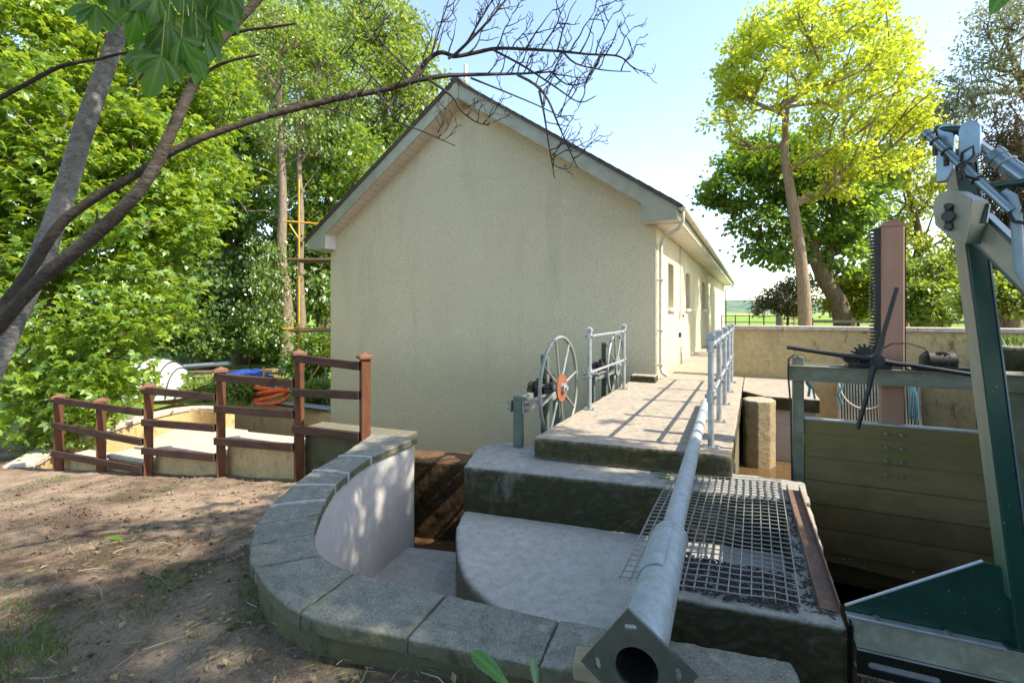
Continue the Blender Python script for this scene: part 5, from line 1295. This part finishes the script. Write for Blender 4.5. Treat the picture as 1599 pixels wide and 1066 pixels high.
limb('trunk',[(-180,1000,2.75),(-110,800,2.8),(-45,650,2.85),(0,545,2.9),(35,470,2.92),(75,375,2.95),(105,290,3.0),(130,205,3.0),(160,120,3.05),(185,50,3.1),(215,-60,3.1),(240,-160,3.1)],[105,90,78,70,66,60,56,52,48,44,36,20],M['bark_pale'],18,.08)
_,lb1,lr1 = limb('limb',[(-180,1000,2.75),(-120,720,2.6),(-60,590,2.5),(0,508,2.45),(60,440,2.42),(130,382,2.4),(190,328,2.4),(235,272,2.42),(268,205,2.45),(300,135,2.5),(332,80,2.55),(370,35,2.6),(420,-20,2.65),(470,-90,2.7)],[70,56,48,42,42,42,36,33,30,27,24,22,18,10],M['bark_dark'],16,.12)
brn,bp,brr = limb('limb',[(-60,600,2.55),(-30,535,2.6),(0,488,2.62),(40,432,2.64),(72,382,2.66),(100,345,2.66),(150,308,2.66),(200,280,2.66),(250,248,2.68),(300,222,2.7),(350,203,2.75),(400,186,2.8),(450,172,2.85),(500,160,2.9),(550,149,2.95),(600,140,3.0),(640,127,3.0),(655,108,3.02),(672,90,3.05),(690,82,3.05),(710,88,3.08),(740,83,3.1),(775,76,3.1),(820,77,3.12),(870,80,3.15),(920,85,3.18),(965,88,3.2),(985,103,3.2),(998,116,3.2)],[50,46,42,36,32,29,26,23,21,19,18,17,17,16,15,14,14,12,11,10,10,9,8,7,6,5,4,3,1.5],M['bark_dark'],12,.10)
for L,w in (([(-90,215,2.3),(-20,165,2.3),(40,132,2.3),(95,104,2.3),(150,93,2.3),(205,82,2.3),(262,86,2.3)],[18,16,14,12,9,7,4]),
            ([(305,128,2.5),(330,108,2.5),(360,95,2.5),(406,85,2.5)],[11,9,8,6]),
            ([(352,58,2.6),(380,48,2.6),(420,43,2.6),(462,37,2.6)],[10,9,7,5]),
            ([(140,370,2.4),(150,350,2.38),(152,330,2.37)],[14,9,4])):
    limb('branch',L,w,M['bark_dark'],10)
# twigs
TW = MB()
def twig(L, w0, w1, n=5):
    Pd = dense([tuple(D(x,y,d)) for x,y,d in L],3)
    TW.tube(Pd,[ (w0+(w1-w0)*i/(len(Pd)-1))/F*Pd[i][1]/2 for i in range(len(Pd))],n)
def sprout(x, y, d, ang, ln, w, lev=0):
    n = 5; pts = [(x,y,d)]; a = ang
    for i in range(n):
        a += random.uniform(-.28,.28)+(.09 if math.cos(a)>0 else -.09)*(1 if math.sin(a)<.9 else -1)
        x += math.cos(a)*ln/n; y -= math.sin(a)*ln/n; d += random.uniform(-.03,.03); pts.append((x,y,d))
        if lev < 2 and i > 0 and random.random() < (.62 if lev==0 else .4):
            sprout(x,y,d,a+random.choice((-1,1))*random.uniform(.5,1.0),ln*random.uniform(.3,.55),w*.65,lev+1)
    twig(pts,w,max(.9,w*.35))
big = [([(640,128,3.0),(690,119,3.0),(730,117,3.05),(775,116,3.05),(820,115,3.1),(865,112,3.1)],9,2.5),
       ([(808,117,3.05),(835,132,3.05),(855,155,3.05),(868,185,3.0),(885,225,3.0),(902,262,3.0)],5,1.6),
       ([(842,142,3.05),(850,180,3.05),(856,220,3.05),(866,278,3.05)],4,1.5),
       ([(706,90,3.1),(735,62,3.1),(765,30,3.1),(800,-12,3.1)],6,2.5),
       ([(700,92,3.05),(725,72,3.05),(745,40,3.0),(775,-10,3.0)],4.5,2),
       ([(655,120,3.0),(672,90,3.0),(688,40,3.0),(704,-10,3.0)],4,1.6),
       ([(660,118,3.0),(705,150,2.95),(720,172,2.95),(742,190,2.95),(764,196,2.95)],4.5,1.5),
       ([(588,142,3.0),(605,165,2.95),(622,190,2.95),(660,205,2.95),(711,228,2.95)],5,1.5),
       ([(770,78,3.1),(820,105,3.1),(870,138,3.1),(905,160,3.1),(930,150,3.1)],4,1.4),
       ([(650,122,3.0),(610,82,3.0),(570,30,3.0),(555,-10,3.0)],3.5,1.5),
       ([(735,122,3.05),(780,140,3.05),(840,165,3.05),(890,190,3.05)],3.5,1.3),
       ([(860,112,3.1),(885,132,3.1),(915,128,3.1),(930,105,3.1)],3,1.3),
       ([(600,140,3.0),(560,100,3.0),(530,85,3.0)],3,1.2),([(480,165,2.9),(520,172,2.9),(570,190,2.9),(620,190,2.95)],3,1.2),
       ([(880,82,3.15),(900,100,3.15),(945,110,3.15),(985,112,3.2)],3.5,1.3)]
for L,a,b_ in big:
    twig(L,a,b_,6)
    for _ in range(max(2,int(len(L)*1.0))):
        i = random.randrange(1,len(L)-1) if len(L)>2 else 0; t = random.random()
        p = [L[i][c]*(1-t)+L[i+1][c]*t for c in range(3)]
        sprout(*p,random.uniform(.25,1.6),random.uniform(28,60),2.4)
for x,y,a,l,w in ((700,85,1.1,55,2.6),(730,84,.8,70,3),(775,76,1.4,60,3),(800,76,.9,45,2.5),(820,77,1.0,75,3.2),(845,78,.7,80,3.2),(870,80,1.2,85,3.2),(890,82,.8,75,3),(905,84,1.3,80,3),(930,86,1.0,70,2.8),(945,87,.7,60,2.6),(960,88,1.2,55,2.4),(975,95,.6,45,2.2),(985,103,-.4,35,2),(760,116,.6,40,2.4),(790,116,.9,40,2.4),(830,115,.4,60,2.6),(860,113,-.3,60,2.6),(880,210,.9,40,2),(890,235,.6,45,2),(852,190,-.6,40,2),(862,255,-.9,30,1.8),(620,133,1.2,50,2.6),(560,148,1.0,60,2.6),(500,160,.7,70,2.4),(420,180,1.2,60,2.2),(330,212,1.4,70,2),(345,205,1.1,60,2),(660,103,1.6,70,2.6),(680,86,1.3,60,2.4),(640,125,2.4,50,2.4),(600,140,2.6,50,2),(725,172,.5,40,1.9),(640,198,.9,45,1.9),(690,220,.4,35,1.7)):
    dd_ = 2.8+.4*min(1,max(0,(x-350)/600)); sprout(x,y,dd_,a,l,w)
part('twigs',TW,M['twig'],nt_,smooth=True)
# palmate leaves hanging at the top left, and the crown above the frame
def big_leaflets(specs, name, mat_, parent):
    V = []; Fq = []; UVs = []
    prof = [(0,.04),(.12,.16),(.3,.36),(.5,.56),(.68,.66),(.82,.56),(.93,.28),(1,.02)]
    for c,tip,nrm,L,wd in specs:
        tip = tip.normalized(); s_ = tip.cross(nrm).normalized(); nn = s_.cross(tip); b0 = len(V)
        curl = random.uniform(.08,.28)
        for t,w in prof:
            ctr = c+tip*L*t-nn*L*curl*t*t; h_ = w*wd*L*.5
            for sg in (-1,0,1):
                ser = 1+.05*random.uniform(-1,1)
                V.append(ctr+s_*sg*h_*ser+nn*(abs(sg)*h_*.30)); UVs.append((sg*w*wd*1.0,t))
        for i in range(len(prof)-1):
            for k_ in range(2): a = b0+i*3+k_; Fq.append((a,a+1,a+4,a+3))
    return np_mesh(name,[tuple(v) for v in V],Fq,mat_,parent,smooth=True,uv=UVs)
hang = [(150,8,1.75,.155,-1.3),(232,52,1.7,.155,-1.0),(262,35,1.65,.16,-1.5),(300,20,1.7,.15,-1.9),(330,15,1.75,.15,-1.4),(215,5,1.62,.16,-1.6),(283,60,1.6,.16,-1.2),(252,88,1.55,.15,-1.9),(320,48,1.72,.14,-1.0),(190,-25,1.7,.16,-1.7),(120,-40,1.75,.15,-1.2),(350,-20,1.75,.15,-1.5),(245,-15,1.65,.16,-1.4),(305,85,1.66,.13,-1.3),(340,10,1.8,.14,-.6),(285,-30,1.7,.16,-1.6),(20,-60,1.8,.15,-1.2),(375,-50,1.8,.15,-1.0),(268,102,1.58,.13,-1.1),(165,-55,1.65,.15,-1.5)]
for (x,y,d,L,ang) in [h for h in hang[:18]]+[(h[0]+random.uniform(-28,28),h[1]-random.uniform(5,60),h[2]+.12,h[3],h[4]+random.uniform(-.5,.5)) for h in hang[:17]]:
    c = D(x,y,d); view = -c.normalized()
    fdir = Vector((math.cos(ang)*.8,random.uniform(-.35,.25),math.sin(ang))).normalized()
    nrm = (view*.55+Vector((random.uniform(-.6,.6),random.uniform(-.5,.3),random.uniform(.1,.9)))).normalized()
    sd_ = fdir.cross(nrm).normalized(); nrm = sd_.cross(fdir)
    specs = []; pet = MB()
    for a in (-1.35,-.72,0,.68,1.3)[:random.choice((5,5,4,4))]:
        tdir = fdir*math.cos(a)+sd_*math.sin(a)+Vector((0,0,-.35))-nrm*.15
        specs.append((c,tdir,(nrm+Vector((random.uniform(-.25,.25),0,random.uniform(-.2,.2)))).normalized(),L*(1-.2*abs(a))*random.uniform(.68,.95),random.uniform(.50,.66)))
    pet.tube([c+Vector((random.uniform(-.02,.02),.02,.16)),c+Vector((0,.01,.08)),c],.0018,5)
    lf_ = big_leaflets(specs,'hanging_leaf',M['leaf_near'],nt_)
    part('petiole',pet,M['leaf_lime'],lf_)
lobes = [(Vector((-2.6,1.6,3.6)),2.6,2.0,1.3),(Vector((-4.6,2.2,4.0)),1.8,1.8,1.5),(Vector((-.6,.2,3.9)),1.8,1.5,1.0)]
V, f = crown_mesh(crown_points(lobes,230,.2),14,.4,.17,np.array([-2.6,1.6,2.5]),palm=5,up=1.4,aspect=.42,flat=.5)
ok = []
Vq = V.reshape(-1,4,3); px_all = Vq[:,:,0]/np.maximum(Vq[:,:,1],.05)*F+CX; py_all = HY-Vq[:,:,2]/np.maximum(Vq[:,:,1],.05)*F
vis = ((Vq[:,:,1]>.1)&(py_all>-20)).any(1)
Vq = Vq[~vis]; n_ = len(Vq); i = np.arange(n_)*4
np_mesh('crown',Vq.reshape(-1,3),np.stack([np.stack([i,i+1,i+2],1),np.stack([i,i+2,i+3],1)],1).reshape(-1,3),M['leaf_near'],nt_)
random.seed(9)
o = big_leaflets([(D(1600,-70,1.9),D(1552,16,1.9)-D(1600,-70,1.9),Vector((-.2,-.8,.5)),.24,.45)],'hanging_leaf',M['leaf_near'],None)
props(o,'single dark leaf tip hanging in at the top right corner','leaf')

# trees beside and behind the photographer that shade the foreground
def shade_tree(name, label, v, u, zb, lobes, n, seed, per=16, ls=.26):
    b = H(v,u,zb); L = [(H(a,b_,c),r1,r2,r3) for a,b_,c,r1,r2,r3 in lobes]
    tree(name,label,[b,H(v,u,zb+2),H(v-.1,u+.1,zb+4.5),H(v-.2,u,zb+7)],[.28,.24,.18,.06],L,n,per,.50,ls,M['leaf_mid'],M['bark_wood'],.014,None,seed=seed,palm=5,aspect=.45,up=1.2,flat=.55,inner=.1)
shade_tree('broadleaf_tree','leafy tree on the right bank shading the pit',7.0,1.6,-.6,[(4.6,2.4,2.9,1.6,1.9,.9),(5.6,3.4,3.9,1.7,1.7,1.0),(5.2,.2,3.6,2.0,2.0,1.1),(7.0,2.6,5.2,2.0,2.0,1.2),(6.6,-.4,5.4,2.4,2.0,1.3),(8.6,1.0,6.8,2.4,2.2,1.4),(10.2,-.6,8.6,2.4,2.4,1.6),(7.6,1.0,9.4,2.4,2.0,1.4),(9.4,.2,10.6,2.4,2.2,1.4),(8,-1.8,9.6,2.4,2.2,1.4),(5.0,4.3,6.0,1.8,1.5,1.0),(3.2,3.5,4.1,1.4,1.4,.8),(4.2,4.0,5.0,1.3,1.2,.7),(6.8,3.6,7.4,1.6,1.4,.9)],215,61,26,.25)
shade_tree('broadleaf_tree','leafy tree behind the photographer shading the bare earth',4.2,-4.4,-1.6,[(3.6,-2.6,2.6,2.0,1.9,1.1),(2.6,-4.0,3.4,2.4,2.3,1.4),(4.6,-1.6,4.2,2.0,1.9,1.2),(6.2,-3.2,5.6,2.6,2.4,1.6),(8.6,-3.6,8.0,2.6,2.6,1.8)],140,62,24,.25)

# ------------------------------------------------------------------ grass, litter and small plants
random.seed(21); rng = np.random.default_rng(5)
def tufts(name, centres, per, h, mat_, label, kind='stuff'):
    C = []; T = []; S = []
    for (x,y,r,hh) in centres:
        for _ in range(int(per*r*r*12)+6):
            a = random.uniform(0,2*math.pi); q = r*math.sqrt(random.random()); X, Y = x+q*math.cos(a), y+q*math.sin(a)
            if inpoly(X,Y,HOLE1) or inpoly(X,Y,HOLE2): continue
            C.append((X,Y,ground_z(X,Y)+.0)); T.append((random.gauss(0,.42),random.gauss(0,.42),1)); S.append(hh*random.uniform(.5,1.2))
    C, T, S = np.array(C), unit(np.array(T)), np.array(S)
    V, f = leaf_arrays(C,S,unit(rand_dirs(len(C))),T,.09,.1)
    o = np_mesh(name,V,f,mat_); props(o,label,'grass',None,kind); return o
cen = []
for x,y,r,h in ((30,1040,.16,.07),(60,1000,.12,.05),(10,1000,.16,.06),(110,1060,.10,.05),(20,930,.10,.05),(40,960,.12,.05),(265,900,.13,.05),(225,955,.12,.05),(250,880,.08,.045),(400,960,.10,.06),(395,1000,.08,.05),(490,1035,.12,.06),(380,940,.07,.05),(190,860,.05,.03),(20,890,.1,.035),(75,905,.06,.03),(300,1020,.07,.03),(520,1055,.1,.06),(150,990,.08,.03),(40,735,.18,.035),(80,720,.2,.04),(245,780,.07,.03),(205,778,.06,.03),(20,760,.12,.03),(320,890,.06,.035)):
    p = P(x,y,-1.75 if y > 850 else -2.05); cen.append((p.x,p.y,r*1.15,h*1.25))
for _ in range(70):
    x = random.uniform(-4.5,.2); y = random.uniform(1.6,4.5); cen.append((x,y,random.uniform(.03,.09),random.uniform(.02,.05)))
tufts('grass',cen,330,.06,M['grass'],'sparse short grass tufts growing in the bare earth')
pc = H(2.6,4.6); 
C = np.array([((1560-CX)/F*4.15+random.uniform(.0,.75),4.2+random.uniform(-.15,.35),-.30) for _ in range(500)]); T = unit(np.stack([rng.normal(0,.5,500),rng.normal(0,.5,500),np.ones(500)],1))
V, f = leaf_arrays(C,.05+.07*rng.random(500),rand_dirs(500),T,.12,.1)
props(np_mesh('grass',V,f,M['grass']),'short grass on top of the right-hand pier','grass',None,'stuff')
# clods and stones
n = 3000; X = rng.uniform(-6.5,1.0,n); Y = rng.uniform(1.2,6.4,n); V = []; Fq = []
for x,y in zip(X,Y):
    if inpoly(x,y,HOLE1) or inpoly(x,y,HOLE2): continue
    if y < 2.0 and x > -.3: continue
    s = abs(random.gauss(0,.007))+.004
    if y > 4.5: s *= 1.5
    z = ground_z(x,y)+.03*noise.noise(Vector((x*1.3,y*1.3,3))); b0 = len(V)
    pts = [(s,0,0),(-s*.5,s*.8,0),(-s*.5,-s*.8,0),(0,0,s*.9),(0,0,-s)]
    for p in pts: V.append((x+p[0]*random.uniform(.6,1.4),y+p[1]*random.uniform(.6,1.4),z+.012+p[2]))
    Fq += [(b0,b0+1,b0+3),(b0+1,b0+2,b0+3),(b0+2,b0,b0+3),(b0+1,b0,b0+4),(b0+2,b0+1,b0+4),(b0,b0+2,b0+4)]
props(np_mesh('soil_clods',V,Fq,M['earth']),'loose clods and small stones on the bare earth','rubble',None,'stuff')
st_ = MB()
for _ in range(1500):
    x = random.uniform(-3.6,.6); y = random.uniform(1.5,4.2)
    if inpoly(x,y,HOLE1) or (y < 2.0 and x > -.3): continue
    a = random.uniform(0,math.pi); l = random.uniform(.012,.06); z = ground_z(x,y)+.03+.03*noise.noise(Vector((x*1.3,y*1.3,3)))
    q = Vector((math.cos(a),math.sin(a),random.uniform(-.12,.12)))*l/2
    st_.bar(Vector((x,y,z))-q,Vector((x,y,z))+q,.0022,.002)
for _ in range(60):
    x = random.uniform(-3.6,.2); y = random.uniform(1.6,4.6)
    if inpoly(x,y,HOLE1) or (y < 2.0 and x > -.3): continue
    a = random.uniform(0,math.pi); l = random.uniform(.08,.24); z = ground_z(x,y)+.025+.03*noise.noise(Vector((x*1.3,y*1.3,3)))
    q = Vector((math.cos(a),math.sin(a),random.uniform(-.06,.06)))*l/2; k_ = Vector((random.uniform(-.03,.03),random.uniform(-.03,.03),.006))
    st_.tube([Vector((x,y,z))-q,Vector((x,y,z))+k_,Vector((x,y,z))+q],[.0045,.004,.002],5)
single('straw_litter',st_,M['old_wood'],'dry straw and twig bits scattered on the ground','litter',(-1.5,2.5,-1.75),kind='stuff')
nL = 620; C = []
for _ in range(nL):
    x = random.uniform(-4,.4); y = random.uniform(1.5,5)
    if random.random() < .5:
        q = random.choice(do); x = q[0]-abs(random.gauss(0,.22)); y = q[1]-abs(random.gauss(0,.18))*(1 if q[1]<3 else .2)
    if inpoly(x,y,HOLE1) or y < 1.2: continue
    C.append((x,y,ground_z(x,y)+.022))
C = np.array(C); T = unit(np.stack([rng.normal(0,1,len(C)),rng.normal(0,1,len(C)),rng.normal(0,.15,len(C))],1))
V, f = leaf_arrays(C,.02+.045*rng.random(len(C))**2,unit(np.array([0,0,1.])+rand_dirs(len(C))*.3),T,.5,.4)
props(np_mesh('fallen_leaves',V,f,M['leaf_fallen']),'scattered brown and green fallen leaves on the ground','leaves',None,'stuff')
def one_leaf(loc, ang, L, label, mat_):
    loc = Vector(loc); t = Vector((math.cos(ang),math.sin(ang),.1))
    o = big_leaflets([(loc,t,Vector((0,0,1)),L,.6)],'fallen_leaf',mat_,None); props(o,label,'leaf')
one_leaf(P(1018,742,-1.46)+Vector((0,0,.012)),R(-20),.16,'fallen green leaf lying on the concrete step by the grating',M['leaf_chest'])
one_leaf(P(158,850,-1.95)+Vector((0,0,.05)),R(10),.16,'larger green fallen leaf lying on the dark soil',M['leaf_chest'])
dp = thing('dock_plant','broad bright green leaves sprouting in front of the wall','plant',(-.02,1.27,-1.6))
sp_ = []
for x,y,x2,y2,L,w in ((800,1075,742,1018,.14,.42),(838,1085,833,1030,.10,.35),(800,1080,770,1045,.09,.4)):
    a, b = D(x,y,1.32), D(x2,y2,1.40); sp_.append((a,b-a,Vector((.25,-.7,.6)),(b-a).length*1.15,w))
random.seed(3); big_leaflets(sp_,'leaf',M['dock'],dp)
part('stem',MB().tube([(-.02,1.27,-1.62),(.0,1.3,-1.3),D(800,1075,1.32)],.004,6).tube([(-.02,1.27,-1.62),(.03,1.3,-1.3),D(838,1085,1.32)],.004,6),M['leaf_lime'],dp)
